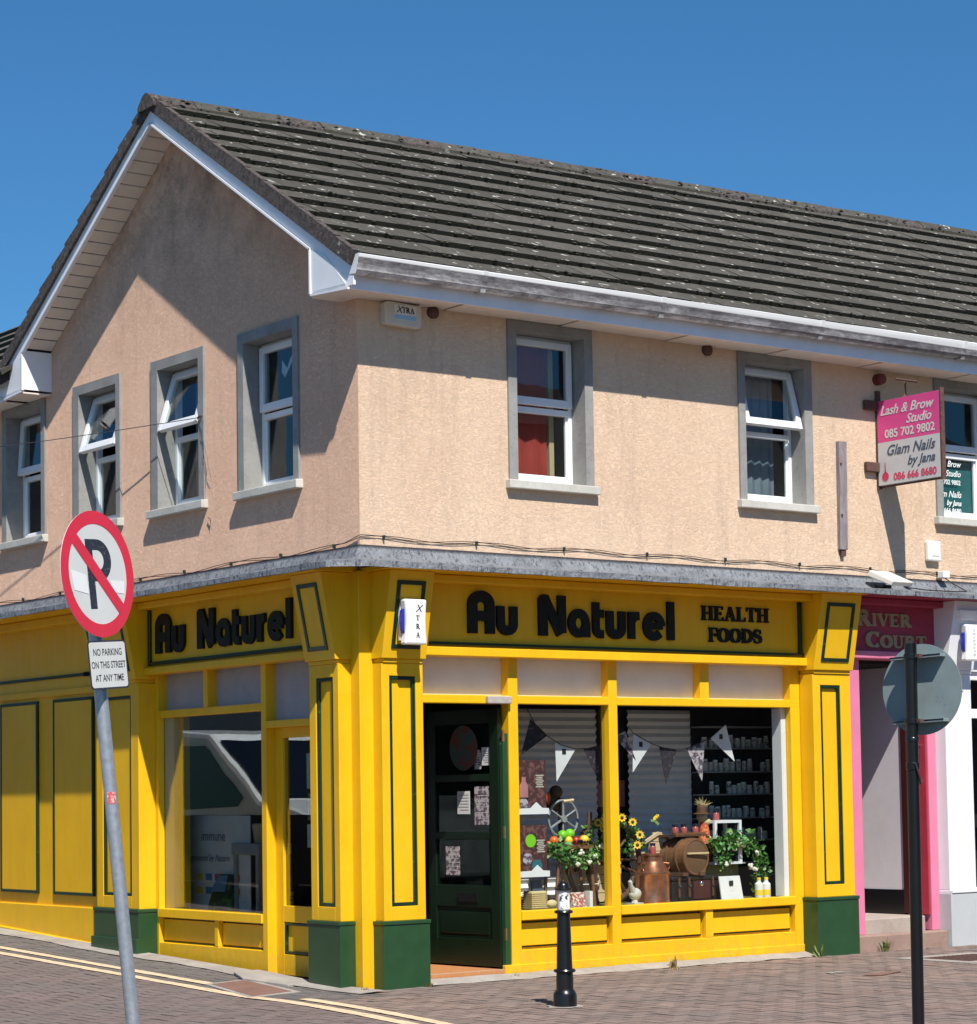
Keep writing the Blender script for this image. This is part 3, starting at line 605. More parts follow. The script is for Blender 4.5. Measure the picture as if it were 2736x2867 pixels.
while x < 11.5: 
    lump(Vector((x, RY-.145+rm.uniform(-.03, .06), rz_(x)-.03+rm.uniform(-.02, .05))), rm.uniform(.008, .024)); x += rm.uniform(.02, .12)
stuff(mo.build('moss', 'moss', rf))
# verge: mortar band with stepped cloaking pieces
for side in (1, -1):
    for k in range(NC):
        a, b = roofp(-.33, k/NC, side), roofp(-.33, (k+(.995 if side > 0 else 1.0))/NC if k < NC-1 else 1, side); d = (b-a).normalized()
        n_ = Vector((0, -d.z, d.y)); n_ = n_ if n_.z > 0 else -n_
        h0 = .066+R.uniform(0, .006); lo = -.058
        P_ = [a+n_*lo, a+n_*h0, b+n_*(h0-(.004 if side > 0 else .03)), b+n_*lo]
        mb = MB(); mb.prism([tuple(q) for q in P_], (.055, 0, 0)); mb.build('verge_tile', 'verge', rf)
# bargeboards and box ends
def rake(y, off): # height of the rake line below the tiles at y
    t = (y-EY)/(RY-EY) if y < RY else (2*RY-y-EY)/(RY-EY)
    return EZ+(RZ-EZ)*t+off
YE = -.40
SUMM = 2*RY
mb = MB()
for sgn in (1, -1):
    yy = lambda y: y if sgn > 0 else SUMM-y
    mb2 = MB(); T0, B0 = -.035, -.185
    poly = [(YE, rake(YE, T0)), (RY, rake(RY, T0)), (RY, rake(RY, B0)), (.21, rake(.21, B0)), (.21, 5.575), (YE, 5.535)]
    mb2.prism([(-.300, yy(y), z) for y, z in poly], (.022, 0, 0)); mb2.build('bargeboard', 'barge', B)
    lip = MB()
    q = [(RY-.0, rake(RY, B0-.004)), (.19, rake(.19, B0-.004)), (.19, 5.565), (-.34, 5.527)]
    for (a, b) in zip(q[:-1], q[1:]):
        dy, dz = b[0]-a[0], b[1]-a[1]; L_ = math.hypot(dy, dz); ny, nz = -dz/L_*.018, dy/L_*.018
        lip.prism([(-.318, yy(a[0]), a[1]), (-.318, yy(b[0]), b[1]), (-.318, yy(b[0]+ny), b[1]+nz), (-.318, yy(a[0]+ny), a[1]+nz)], (.035, 0, 0))
    lip.build('bargeboard_bead', 'upvc', B)
    # folded corner plate on the box end
    MB().prism([(-.306, yy(.18), 5.585), (-.306, yy(-.30), 5.56), (-.306, yy(.0), rake(0, -.15)-.0), (-.306, yy(.18), rake(.18, -.20))], (.004, 0, 0)).build('box_end_plate', 'upvc', B)
    # box end return (inner face) and sloping soffit boards
    MB().box(-.297, -.001, min(yy(.20), yy(.215)), max(yy(.20), yy(.215)), 5.57, rake(.21, B0)+.0).build('box_end_return', 'barge', B)
    ny_ = 20
    for i in range(ny_):
        y0 = .225+(RY-.24)*i/ny_; y1 = .225+(RY-.24)*(i+1)/ny_-.014
        if y1 > RY-.012: y1 = RY-.012
        s_ = MB(); s_.hexa([(-.276, yy(y0), rake(y0, B0+.012)), (-.004, yy(y0), rake(y0, B0+.012)), (-.004, yy(y1), rake(y1, B0+.012)), (-.276, yy(y1), rake(y1, B0+.012)), (-.276, yy(y0), rake(y0, B0+.028)), (-.004, yy(y0), rake(y0, B0+.028)), (-.004, yy(y1), rake(y1, B0+.028)), (-.276, yy(y1), rake(y1, B0+.028))])
        s_.build('soffit_board', 'soffit', B)
    s_ = MB(); s_.hexa([(-.276, yy(.22), rake(.22, B0+.03)), (-.004, yy(.22), rake(.22, B0+.03)), (-.004, yy(RY), rake(RY, B0+.03)), (-.276, yy(RY), rake(RY, B0+.03)), (-.276, yy(.22), rake(.22, B0+.04)), (-.004, yy(.22), rake(.22, B0+.04)), (-.004, yy(RY), rake(RY, B0+.04)), (-.276, yy(RY), rake(RY, B0+.04))])
    s_.build('soffit_backing', 'soffitgap', B)
    b0, b1 = sorted((yy(-.33), yy(.20)))
    MB().box(-.298, -.001, b0, b1, 5.535, 5.55).build('soffit_board', 'soffit', B)
# front eaves: fascia, soffit panels with vent joints, gutter
MB().hexa([(-.276, -.345, 5.515), (13.9, -.345, 5.56), (13.9, -.325, 5.56), (-.276, -.325, 5.515), (-.276, -.345, 5.70), (13.9, -.345, 5.78), (13.9, -.325, 5.78), (-.276, -.325, 5.70)]).build('fascia_board', 'barge', B)
xj = [-.26]+[.85+1.2*i for i in range(0, 11)]
for a, b in zip(xj[:-1], xj[1:]):
    nb = 6; 
    for i in range(nb):
        y0 = -.322+.32*i/nb; y1 = -.322+.32*(i+1)/nb-.003
        MB().hexa([(a+.012, y0, 5.532), (b-.012, y0, 5.537), (b-.012, y1, 5.537), (a+.012, y1, 5.532), (a+.012, y0, 5.545), (b-.012, y0, 5.548), (b-.012, y1, 5.548), (a+.012, y1, 5.545)]).build('soffit_board', 'soffit', B)
MB().box(-.25, 13.9, -.32, -.001, 5.552, 5.56).build('soffit_backing', 'soffitgap', B)
gu = MB(); prof = [(-.352, 5.625), (-.385, 5.612), (-.43, 5.618), (-.455, 5.645), (-.46, 5.69), (-.475, 5.735), (-.482, 5.762), (-.472, 5.768), (-.462, 5.762), (-.452, 5.735), (-.44, 5.69), (-.43, 5.655), (-.40, 5.640), (-.352, 5.640)]
segs = 24
for i in range(segs+1):
    x = -.30+14.2*i/segs
    for (y, z) in prof: gu.v.append((x, y, z+.006*max(0, x)+R.uniform(-.0015, .0015)))
m_ = len(prof)
for i in range(segs):
    for j in range(m_): gu.f.append((i*m_+j, i*m_+(j+1) % m_, (i+1)*m_+(j+1) % m_, (i+1)*m_+j))
gu.f += [tuple(range(m_)), tuple(segs*m_+j for j in range(m_))[::-1]]
gt = gu.build('gutter', 'gutter', B)
MB().prism([(-.303, y, z) for y, z in [(-.352, 5.622), (-.43, 5.615), (-.46, 5.69), (-.484, 5.765), (-.352, 5.765)]], (.008, 0, 0)).build('end_cap', 'upvc', gt)
for i in range(7):
    x = .9+i*1.9; MB().prism([(x, y*1+(-.004), z+.006*x-.003) for y, z in [(-.352, 5.612), (-.43, 5.606), (-.462, 5.69), (-.486, 5.768), (-.478, 5.772), (-.452, 5.69), (-.425, 5.625), (-.352, 5.63)]], (.05, 0, 0)).build('gutter_union', 'gutter', gt)
# side wing: eaves that run back along the side street
wing = MB(); wing.prism([(-.42, 5.62, 5.735), (1.72, 5.62, 7.12), (1.72, 13.5, 7.12), (-.42, 13.5, 5.735)], (0.03, 0, -.08)); wing.build('wing_roof', 'dark', B)
for k in range(7):
    for i in range(16):
        y0 = 5.55+i*.42; 
        if k == 6 and i > 12: continue
        f = lambda t: (-.42+2.14*t, 5.735+1.40*t)
        (xa, za), (xb, zb) = f(k/7), f(min((k+1.15)/7, 1)); 
        MB().hexa([(xa, y0+.002, za), (xa, y0+.418, za), (xb, y0+.418, zb), (xb, y0+.002, zb), (xa-.02, y0+.002, za+.05), (xa-.02, y0+.418, za+.05), (xb, y0+.418, zb+.012), (xb, y0+.002, zb+.012)]).build('roof_tile', 'tile', rf)
MB().box(-.36, -.33, 5.93, 13.5, 5.52, 5.70).build('fascia_board', 'barge', B)
MB().box(-.328, -.001, 5.78, 13.5, 5.535, 5.55).build('soffit_board', 'soffit', B)
MB().box(-.47, -.37, 5.96, 13.5, 5.63, 5.745).build('gutter', 'upvc', B)

# --- upper windows
def window(fac, a, b, so, kind, openang=0, top_to=None, sash_m='upvc'):
    z0, z1 = 4.2, 5.45; oa, ob = so; fd = -.160
    q = MB(); T = .062                                   # outer frame
    q.fb(fac, a, a+T*.6, fd-.06, fd, z0, z1); q.fb(fac, b-T*.6, b, fd-.06, fd, z0, z1); q.fb(fac, a+T*.6, b-T*.6, fd-.06, fd, z1-T*.6, z1); q.fb(fac, a+T*.6, b-T*.6, fd-.06, fd, z0, z0+T)
    q.fb(fac, a+T*.6, b-T*.6, fd-.06, fd+.001, 4.80, 4.85)
    win = q.build('window', 'upvc', B, bev=.004)
    q = MB(); td = .022; zt = top_to or 5.54
    q.fb(fac, oa, a, fd-.07, td, z0-.03, zt); q.fb(fac, b, ob, fd-.07, td, z0-.03, zt); q.fb(fac, a, b, fd-.07, td, z1, zt); q.build('surround', 'surround', win)
    q = MB(); q.hexa([fr(fac, oa-.03, fd, 4.115), fr(fac, ob+.03, fd, 4.115), fr(fac, ob+.03, .065, 4.115), fr(fac, oa-.03, .065, 4.115), fr(fac, oa-.03, fd, 4.199), fr(fac, ob+.03, fd, 4.199), fr(fac, ob+.03, .065, 4.185), fr(fac, oa-.03, .065, 4.185)])
    q.build('sill', 'sill', win, bev=.006)
    # top-hung sash
    ang = math.radians(openang); hz = z1-.03; H = hz-4.865; ca, sa = math.cos(ang), math.sin(ang)
    def sp(s, h, o): return fr(fac, s, fd+.012+sa*h+ca*o, hz-ca*h+sa*o)
    def bar(mb, s0, s1, h0, h1, o0, o1): mb.hexa([sp(s0, h1, o0), sp(s1, h1, o0), sp(s1, h1, o1), sp(s0, h1, o1), sp(s0, h0, o0), sp(s1, h0, o0), sp(s1, h0, o1), sp(s0, h0, o1)])
    q = MB(); e = .018; T2 = .056
    bar(q, a+e, a+e+T2, 0, H, -.03, .02); bar(q, b-e-T2, b-e, 0, H, -.03, .02); bar(q, a+e+T2, b-e-T2, 0, T2, -.03, .02); bar(q, a+e+T2, b-e-T2, H-T2-.01, H, -.03, .02)
    q.build('sash', sash_m, win, bev=.004)
    q = MB(); bar(q, a+e+T2, b-e-T2, T2, H-T2-.01, -.008, -.002); q.build('pane', 'glass', win)
    q = MB(); q.fb(fac, a+T*.6, b-T*.6, fd-.035, fd-.03, z0+T, 4.80); q.build('pane', 'glass', win)
    q = MB(); q.fb(fac, a+T*.6, a+T*.6+.018, fd-.045, fd-.02, z0+T, 4.80); q.fb(fac, b-T*.6-.018, b-T*.6, fd-.045, fd-.02, z0+T, 4.80); q.fb(fac, a+T*.6+.018, b-T*.6-.018, fd-.045, fd-.02, z0+T, z0+T+.018); q.build('glazing_bead', 'upvc', win)
    return win
def folds(fac, s0, s1, d, z0, z1, m, parent, n=9, amp=.02, top=None, taper=0):
    mb = MB(); N = n*4
    for i in range(N+1):
        f = i/N; s = s0+(s1-s0)*f; dd = d+amp*math.sin(f*n*2*math.pi)
        for z, k in ((z0, 0), (z1, 1)):
            ss = s if k == 0 else s0+(s1-s0)*(f*(1-taper))
            mb.v.append(fr(fac, ss, dd, z)); mb.v.append(fr(fac, ss, dd-.004, z))
    for i in range(N):
        a = i*4; b = a+4
        mb.f += [(a, b, b+2, a+2), (a+1, a+3, b+3, b+1), (a, a+1, b+1, b), (a+2, b+2, b+3, a+3)]
    mb.f += [(0, 2, 3, 1), (N*4, N*4+1, N*4+3, N*4+2)]
    mb.smooth = True; return mb.build('curtain', m, parent)
w1 = window('F', 1.58, 2.31, (1.49, 2.40), 0, 0, 5.531)
folds('F', 1.60, 2.14, -.30, 4.20, 5.40, 'redcloth', w1, 3, .012)
MB().box(2.17, 2.22, .30, .34, 4.18, 5.40).build('inner_reveal', 'beige', w1)
w2 = window('F', 4.18, 4.92, (4.10, 5.02), 0, 15, 5.533)
folds('F', 4.20, 4.82, -.30, 4.24, 5.40, 'bluecurtain', w2, 6, .010)
w3 = window('F', 6.77, 7.50, (6.68, 7.60), 0, 0, 5.533)
for i, (a, b, so, op) in enumerate([(.93, 1.71, (.85, 1.80), 0), (2.47, 3.20, (2.38, 3.32), 17), (3.99, 4.73, (3.91, 4.85), 17), (5.53, 6.30, (5.45, 6.40), 4)]):
    ww = window('L', a, b, so, 0, op, 5.533 if i == 3 else 5.54)
    folds('L', a+.03, a+(.30 if i else .34), -.34, 4.24, 5.40, 'curtain', ww, 3, .02, taper=.3)
    if i in (1, 2): folds('L', b-.30, b-.03, -.36, 4.24, 5.40, 'bluecurtain', ww, 3, .02)
    if i == 0: MB().prism([fr('L', 1.42, -.19, 5.28), fr('L', 1.34, -.19, 5.20), fr('L', 1.30, -.19, 5.27), fr('L', 1.22, -.19, 5.34), fr('L', 1.21, -.19, 5.30), fr('L', 1.38, -.19, 5.13), fr('L', 1.43, -.19, 5.18)], (.002, 0, 0)).build('torn_paper', 'paper', ww)
# window lettering of the salon (flat print on the lower pane)
for txt, z, sz, m_, sx_ in (('Lash & Brow', 4.72, .085, 'decal', 1), ('Studio', 4.625, .085, 'decal', 1), ('085 702 9802', 4.545, .066, 'decal', 1), ('Glam Nails', 4.42, .09, 'decal', 1), ('by Jana', 4.34, .075, 'decal', 1), ('086 666 8680', 4.265, .066, 'decal', 1)):
    text_mesh(txt, sz, .001, (7.22, .157, z), AXF, UPZ, m_, w3, 'window_lettering', 'RIGHT', .0 if txt[0] == '0' else .35, .0012)
MB().fb('F', 6.82, 7.46, -.23, -.225, 4.27, 4.79).build('backing_film', 'teal', w3)
# surface clutter of the wall: vent holes, clips
for x, lab in ((.73, 'black round vent stub under the eaves beside the upper alarm box'), (3.73, 'black round vent stub under the eaves left of the blue curtained window')):
    o = MB().lathe((x, -.0, 5.50), [(.05, 0), (.055, .03), (.035, .05), (.02, .07)], 14, (0, -1, 0)); tag(o.build('vent_stub', 'rust', loc=(x, 0, 5.5)), lab, 'vent')
t = thing('fire_bell', 'dull red round bell under the eaves above the pink hanging sign', 'bell', (5.9, 0, 5.44))
MB().lathe((5.9, 0, 5.44), [(.055, 0), (.055, .05), (.02, .055)], 16, (0, -1, 0)).build('mount', 'redlamp', t)
MB().lathe((5.9, -.056, 5.44), [(.052, 0), (.050, .030), (.03, .042), (.01, .046)], 18, (0, -1, 0)).build('gong', 'redlamp', t)

# ------------------------------------------------------------------ lead flashing (belongs to the building)
def sweep(path, prof, name, m, parent, wav=0):
    """path: plan points as functions of outward offset d; prof: (d, z)"""
    mb = MB(); P_ = len(prof)
    for i, pf in enumerate(path):
        for j, (d, z) in enumerate(prof):
            x, y = pf(d); k = wav*(1 if d > .05 else .2); mb.v.append((x, y, z+R.uniform(-k, k)))
    for i in range(len(path)-1):
        for j in range(P_): mb.f.append((i*P_+j, i*P_+(j+1) % P_, (i+1)*P_+(j+1) % P_, (i+1)*P_+j))
    mb.f += [tuple(range(P_)), tuple((len(path)-1)*P_+j for j in range(P_))[::-1]]
    return mb.build(name, m, parent)
def leadpath(y_end=13.5, x_end=13.5, step=.22):
    pl = []; n = int((y_end-.45)/step)
    for i in range(n+1): pl.append(lambda d, y=y_end-(y_end-.05)*i/n: (-d, y))
    for s_ in (-.22,): pl.append(lambda d, s_=s_: (-d, -d*.55))
    pl.append(lambda d: (-d*.78, -d*.78))
    pl.append(lambda d: (-d*.55, -d))
    n = int(x_end/step)
    for i in range(n+1): pl.append(lambda d, x=.05+(x_end-.05)*i/n: (x, -d))
    return pl
ldp = [(.0, 3.44), (.001, 3.572), (.010, 3.572), (.028, 3.545), (.075, 3.470), (.13, 3.440), (.40, 3.413), (.485, 3.402), (.505, 3.395), (.508, 3.348), (.496, 3.346), (.49, 3.380), (.05, 3.42)]
sweep(leadpath(), ldp, 'lead_flashing', 'lead', B, .0045)
MB().hexa([(-.46, -.0, 3.351), (-.02, -.0, 3.351), (-.02, 13.5, 3.351), (-.46, 13.5, 3.351), (-.46, .0, 3.38), (-.02, .0, 3.40), (-.02, 13.5, 3.40), (-.46, 13.5, 3.38)]).build('flashing_board', 'yellow', B)
MB().box(-.02, 5.27, -.46, -.02, 3.351, 3.38).build('flashing_board', 'yellow', B)

# ------------------------------------------------------------------ shopfront helpers
def panel_frame(fac, parent, s0, s1, z0, z1, d, w=.028, h=.012, m='bead', name='bead_moulding', split=True):
    """raised rectangular bead, bevelled"""
    mb = MB()
    for (a, b, c, e) in ((s0, s0+w, z0, z1), (s1-w, s1, z0, z1), (s0+w, s1-w, z0, z0+w), (s0+w, s1-w, z1-w, z1)): mb.fb(fac, a, b, d-.03, d+h, c, e)
    return mb.build(name, m, parent, bev=.006)
def pilaster(fac, parent, s0, s1, d, ps0, ps1, base_z0):
    z0, z1 = .62, 2.632; pz0, pz1 = .73, 2.53
    mb = MB(); mb.fb(fac, s0, ps0, 0, d, z0, z1); mb.fb(fac, ps1, s1, 0, d, z0, z1); mb.fb(fac, ps0, ps1, 0, d, z0, pz0); mb.fb(fac, ps0, ps1, 0, d, pz1, z1)
    pl = mb.build('pilaster', 'yellow', parent, bev=.004)
    MB().fb(fac, ps0, ps1, 0, d-.03, pz0, pz1).build('recessed_panel', 'yellow', pl)
    panel_frame(fac, pl, ps0, ps1, pz0, pz1, d-.018, .030, .012)
    b = MB(); e = .022; b.fb(fac, s0-e, s1+e, 0, d+e, base_z0, z0-.03); b.fb(fac, s0-e-.006, s1+e+.006, 0, d+e+.008, z0-.03, z0)
    b.build('plinth', 'green', parent, bev=.005)
    # console block that leans outwards
    c0, c1 = s0-.012, s1+.012; zb, zt = 2.665, 3.349; db, dt = d+.03, d+.165
    D_ = lambda z: db+(dt-db)*(z-zb)/(zt-zb)
    q = MB(); q.hexa([fr(fac, c0, 0, zb), fr(fac, c1, 0, zb), fr(fac, c1, db, zb), fr(fac, c0, db, zb), fr(fac, c0, 0, zt), fr(fac, c1, 0, zt), fr(fac, c1, dt, zt), fr(fac, c0, dt, zt)])
    q.fb(fac, s0+.01, s1-.01, 0, d+.012, 2.633, zb-.001)
    cs = q.build('console', 'yellow', parent, bev=.004)
    q = MB(); a, b_, z2, z3, w_, h = c0+.075, c1-.075, 2.74, 3.27, .034, .010
    for (x0, x1, y0, y1) in ((a, a+w_, z2, z3), (b_-w_, b_, z2, z3), (a+w_, b_-w_, z2, z2+w_), (a+w_, b_-w_, z3-w_, z3)):
        q.hexa([fr(fac, x0, D_(y0)-.03, y0), fr(fac, x1, D_(y0)-.03, y0), fr(fac, x1, D_(y0)+h, y0), fr(fac, x0, D_(y0)+h, y0), fr(fac, x0, D_(y1)-.03, y1), fr(fac, x1, D_(y1)-.03, y1), fr(fac, x1, D_(y1)+h, y1), fr(fac, x0, D_(y1)+h, y1)])
    q.build('bead_moulding', 'bead', cs, bev=.004)
    return pl
YS = thing('yellow_shopfront', 'yellow and green painted corner health food shopfront with pilasters and fascia signs', 'shopfront', (0, 0, .1))
# masonry pier on the corner and solid wall strips
MB().box(-.06, .10, -.06, .10, .05, 3.36).build('corner_pier', 'yellow', YS, bev=.006)
pilaster('F', YS, .065, .462, .18, .14, .39, .04)
pilaster('F', YS, 4.78, 5.26, .18, 4.875, 5.13, .04)
pilaster('L', YS, .062, .48, .18, .14, .385, .02)
pilaster('L', YS, 3.30, 4.10, .18, 3.44, 3.98, .10)
b = MB(); b.fb('L', 3.27, 4.13, .19, .23, .12, .36); b.build('plinth_skirting', 'green', YS, bev=.005)
# --- front window wall
d0 = .01
q = MB()
for a, b_ in ((1.44, 1.54), (2.515, 2.612), (4.66, 4.775)): q.fb('F', a, b_, -.09, d0+.002, .05, 2.74)
q.fb('F', 3.565, 3.67, -.09, d0+.002, 2.39, 2.74); q.fb('F', .462, .50, -.09, d0, .12, 2.74)
q.build('mullion', 'yellow', YS, bev=.004)
q = MB()
q.fb('F', .50, 1.44, -.09, d0+.006, 2.33, 2.40); q.fb('F', 1.54, 2.515, -.09, d0+.006, 2.33, 2.40); q.fb('F', 2.612, 4.66, -.09, d0+.006, 2.33, 2.40)
q.build('transom', 'yellow', YS, bev=.006)
q = MB()
for a, b_ in ((1.54, 2.515), (2.612, 4.66)): q.fb('F', a, b_, -.09, d0+.018, .556, .632); q.fb('F', a, b_, -.09, d0, .05, .315)
q.fb('F', 3.58, 3.665, -.09, d0, .315, .556); q.build('stall_riser_rail', 'yellow', YS, bev=.005)
MB().fb('F', 1.36, 4.775, -.02, d0+.012, .06, .20).build('skirting', 'yellow', YS, bev=.006)
for a, b_ in ((1.54, 2.515), (2.612, 3.58), (3.665, 4.66)):
    p_ = MB().fb('F', a, b_, -.075, -.055, .31, .56).build('stall_riser_panel', 'yellow', YS)
    MB().fb('F', a+.014, b_-.030, -.055, -.030, .345, .528).build('raised_field', 'yellow', p_, bev=.003); panel_frame('F', p_, a+.002, b_-.016, .330, .543, -.05, .011, .012)
# frosted fanlights with white backing
for a, b_ in ((.50, 1.44), (1.54, 2.515), (2.612, 3.565), (3.67, 4.66)):
    p_ = MB().fb('F', a, b_, -.088, -.083, 2.40, 2.745).build('fanlight', 'frost', YS)
# main glass
for a, b_ in ((1.54, 2.515), (2.612, 4.66)): MB().fb('F', a, b_, -.052, -.046, .632, 2.33).build('shop_window_pane', 'shopglass', YS)
# sign box, front
q = MB(); q.fb('F', .475, 4.768, -.06, .13, 2.705, 2.775); q.build('sign_box_rail', 'yellow', YS, bev=.005)
q = MB(); q.fb('F', .475, 4.768, -.06, .07, 2.776, 3.35); q.build('sign_board', 'yellow', YS)
q = MB(); q.fb('F', .475, 4.768, .07, .21, 3.285, 3.349); q.build('cornice', 'yellow', YS, bev=.012)
q = MB(); q.fb('F', .60, 4.766, .07, .102, 2.79, 2.818); q.fb('F', 4.71, 4.745, .07, .102, 2.82, 3.284); q.build('sign_bead', 'bead', YS, bev=.008)
sw = thing
fascia_word('Au Naturel', (.985, -.0705, 2.895), AXF, UPZ, 2.235, .34, YS)
serif_word('HEALTH', (3.53, -.0705, 3.085), AXF, UPZ, .82, .125, YS, 'letter', .018)
serif_word('FOODS', (3.61, -.0705, 2.895), AXF, UPZ, .65, .125, YS, 'letter', .018)
# --- side facade
q = MB()
for a, b_, zz in ((1.415, 1.49, .05), (3.245, 3.30, .05)): q.fb('L', a, b_, -.09, d0+.002, zz, 2.74)
q.fb('L', 2.37, 2.44, -.09, d0+.002, 2.38, 2.74); q.fb('L', .48, .50, -.09, d0, .05, 2.74); q.build('mullion', 'yellow', YS, bev=.004)
q = MB(); q.fb('L', 1.49, 3.245, -.09, d0+.006, 2.318, 2.382); q.fb('L', .50, 1.415, -.09, d0+.006, 2.17, 2.23); q.build('transom', 'yellow', YS, bev=.005)
q = MB(); q.fb('L', 1.49, 3.245, -.09, d0+.018, .548, .625); q.fb('L', 1.49, 3.245, -.09, d0, .05, .325); q.fb('L', 2.225, 2.285, -.09, d0, .325, .548); q.build('stall_riser_rail', 'yellow', YS, bev=.005)
for a, b_ in ((1.49, 2.225), (2.285, 3.245)):
    p_ = MB().fb('L', a, b_, -.075, -.055, .31, .56).build('stall_riser_panel', 'yellow', YS)
    MB().fb('L', a+.03, b_-.014, -.055, -.030, .345, .530).build('raised_field', 'yellow', p_, bev=.003); panel_frame('L', p_, a+.016, b_-.002, .330, .545, -.05, .012, .012)
for a, b_, z_ in ((1.49, 2.37, 2.382), (2.44, 3.245, 2.382), (.50, 1.415, 2.23)):
    MB().fb('L', a, b_, -.088, -.083, z_, 2.745).build('fanlight', 'frostdark', YS)
MB().fb('L', 1.49, 3.245, -.052, -.046, .625, 2.318).build('shop_window_pane', 'sideglass', YS)
q = MB(); q.fb('L', .495, 3.285, -.06, .13, 2.705, 2.765); q.fb('L', 4.12, 7.5, -.06, .05, 2.60, 2.66); q.build('sign_box_rail', 'yellow', YS, bev=.005)
q = MB(); q.fb('L', .495, 3.285, -.06, .07, 2.766, 3.35); q.fb('L', 4.12, 9, -.06, .03, 2.66, 3.35); q.build('sign_board', 'yellow', YS)
q = MB(); q.fb('L', .495, 3.285, .07, .20, 3.285, 3.349); q.fb('L', 4.12, 9, .03, .16, 3.265, 3.349); q.build('cornice', 'yellow', YS, bev=.012)
q = MB(); q.fb('L', .50, 3.27, .07, .100, 2.785, 2.818); q.fb('L', 3.235, 3.27, .07, .100, 2.819, 3.284); q.fb('L', 4.12, 9, .03, .05, 2.765, 2.795); q.build('sign_bead', 'bead', YS, bev=.008)
fascia_word('Au Naturel', (-.0705, 3.13, 2.885), AXL, UPZ, 2.27, .34, YS)
# side door, recessed
q = MB(); a, b_ = .50, 1.415
for (x0, x1, z0, z1) in ((a, a+.09, .13, 2.17), (1.30, b_, .13, 2.17), (a+.09, 1.30, 2.085, 2.17), (a+.09, 1.30, .565, .70), (a+.09, 1.30, .13, .30)): q.fb('L', x0, x1, -.13, -.075, z0, z1)
sd = q.build('side_door', 'yellow', YS, bev=.004)
MB().fb('L', a+.09, 1.30, -.105, -.10, .70, 2.085).build('pane', 'sideglass', sd)
MB().fb('L', a+.09, 1.30, -.12, -.105, .30, .565).build('recessed_panel', 'yellow', sd)
panel_frame('L', sd, a+.09, 1.30, .305, .56, -.085, .022, .008)
MB().prism([(-.10, .50, .10), (-.42, .46, .098), (-.52, .98, .13), (-.34, 1.42, .145), (-.10, 1.42, .15)], (0, 0, .03)).build('door_step', 'strip', YS, bev=.006)
for (y0, y1, z0, z1, nm) in ((.78, .98, 1.66, 1.95, 0), (.80, .97, 1.40, 1.62, 1), (.55, .72, 1.58, 1.92, 0), (.56, .70, 1.05, 1.5, 1), (.80, .98, 1.18, 1.37, 0)):
    n_ = MB().fb('L', y0, y1, -.110, -.1075, z0, z1).build('notice', 'paper' if nm == 0 else 'posterart', sd)
    if nm == 0:
        text_mesh('R', .07, .001, (-(-.1065), (y0+y1)/2+.02, z1-.10), AXL, UPZ, 'print_black', sd, 'notice_print') if False else None
# left bay: boarded yellow panels
q = MB(); q.fb('L', 4.12, 9, -.12, .02, .10, 2.60); bay = q.build('side_bay', 'yellow', YS)
k = 4.43
for a, b_ in ((4.43, 5.25), (5.59, 6.41), (6.75, 7.6), (7.9, 8.7)):
    panel_frame('L', bay, a, b_, .70, 2.565, .036, .028, .012); MB().fb('L', a+.028, b_-.028, 0, .042, .728, 2.537).build('raised_panel', 'yellow', bay, bev=.003)
MB().fb('L', 4.12, 9, .02, .055, .12, .595).build('bay_rail', 'yellow', bay, bev=.006)
MB().hexa([fr('L', 4.12, .055, .05), fr('L', 9, .055, .15), fr('L', 9, .085, .15), fr('L', 4.12, .085, .05), fr('L', 4.12, .055, .262), fr('L', 9, .055, .50), fr('L', 9, .085, .49), fr('L', 4.12, .085, .252)]).build('skirting', 'yellow', bay, bev=.006)
# --- entrance door, standing open into the shop, hinged at the right
hx, hy = 1.395, .055; dirn = Vector((-.07, 1, 0)).normalized(); outn = Vector((-1, -.07, 0)).normalized()
def DP(s, z, o): v = Vector((hx, hy, 0))+dirn*s+outn*o; return (v.x, v.y, z)
def dbox(mb, s0, s1, o0, o1, z0, z1): mb.hexa([DP(s0, z0, o0), DP(s1, z0, o0), DP(s1, z0, o1), DP(s0, z0, o1), DP(s0, z1, o0), DP(s1, z1, o0), DP(s1, z1, o1), DP(s0, z1, o1)])
q = MB(); WD = .91
for (a, b_, z0, z1) in ((0, .11, .18, 2.30), (WD-.10, WD, .18, 2.30), (.11, WD-.10, 2.18, 2.30), (.11, WD-.10, 1.70, 1.76), (.11, WD-.10, 1.22, 1.28), (.11, WD-.10, .66, .84), (.11, WD-.10, .18, .40)): dbox(q, a, b_, -.022, .022, z0, z1)
dr = q.build('entrance_door', 'door', YS, bev=.004)
MB().hexa([(1.385, .0, .17), (1.437, .0, .17), (1.437, .05, .17), (1.385, .05, .17), (1.385, .0, 2.00), (1.437, .0, 2.09), (1.437, .05, 2.09), (1.385, .05, 2.00)]).build('lit_edge_strip', 'green', YS, bev=.003)  # sunlit door edge added as a strip, top sloped along the shadow line
for z0, z1 in ((1.76, 2.18), (1.28, 1.70), (.84, 1.22)):
    q = MB(); dbox(q, .11, WD-.10, -.003, .003, z0, z1); q.build('pane', 'doorglass', dr)
q = MB(); dbox(q, .11, WD-.10, -.015, .008, .40, .66); dbox(q, .15, WD-.14, .008, .016, .44, .62); q.build('recessed_panel', 'door', dr, bev=.003)
q = MB(); dbox(q, .27, .53, .022, .034, .70, .78); q.build('letterbox', 'black', dr, bev=.006)
q = MB(); q.lathe(DP(.45, 1.98, .006), [(.18, 0), (.18, .003)], 28, outn); 
for i, v in enumerate(q.v): 
    p_ = Vector(v); q.v[i] = (p_.x, p_.y, 1.98+(p_.z-1.98)*1.05)
q.build('oval_sticker', 'oval', dr)
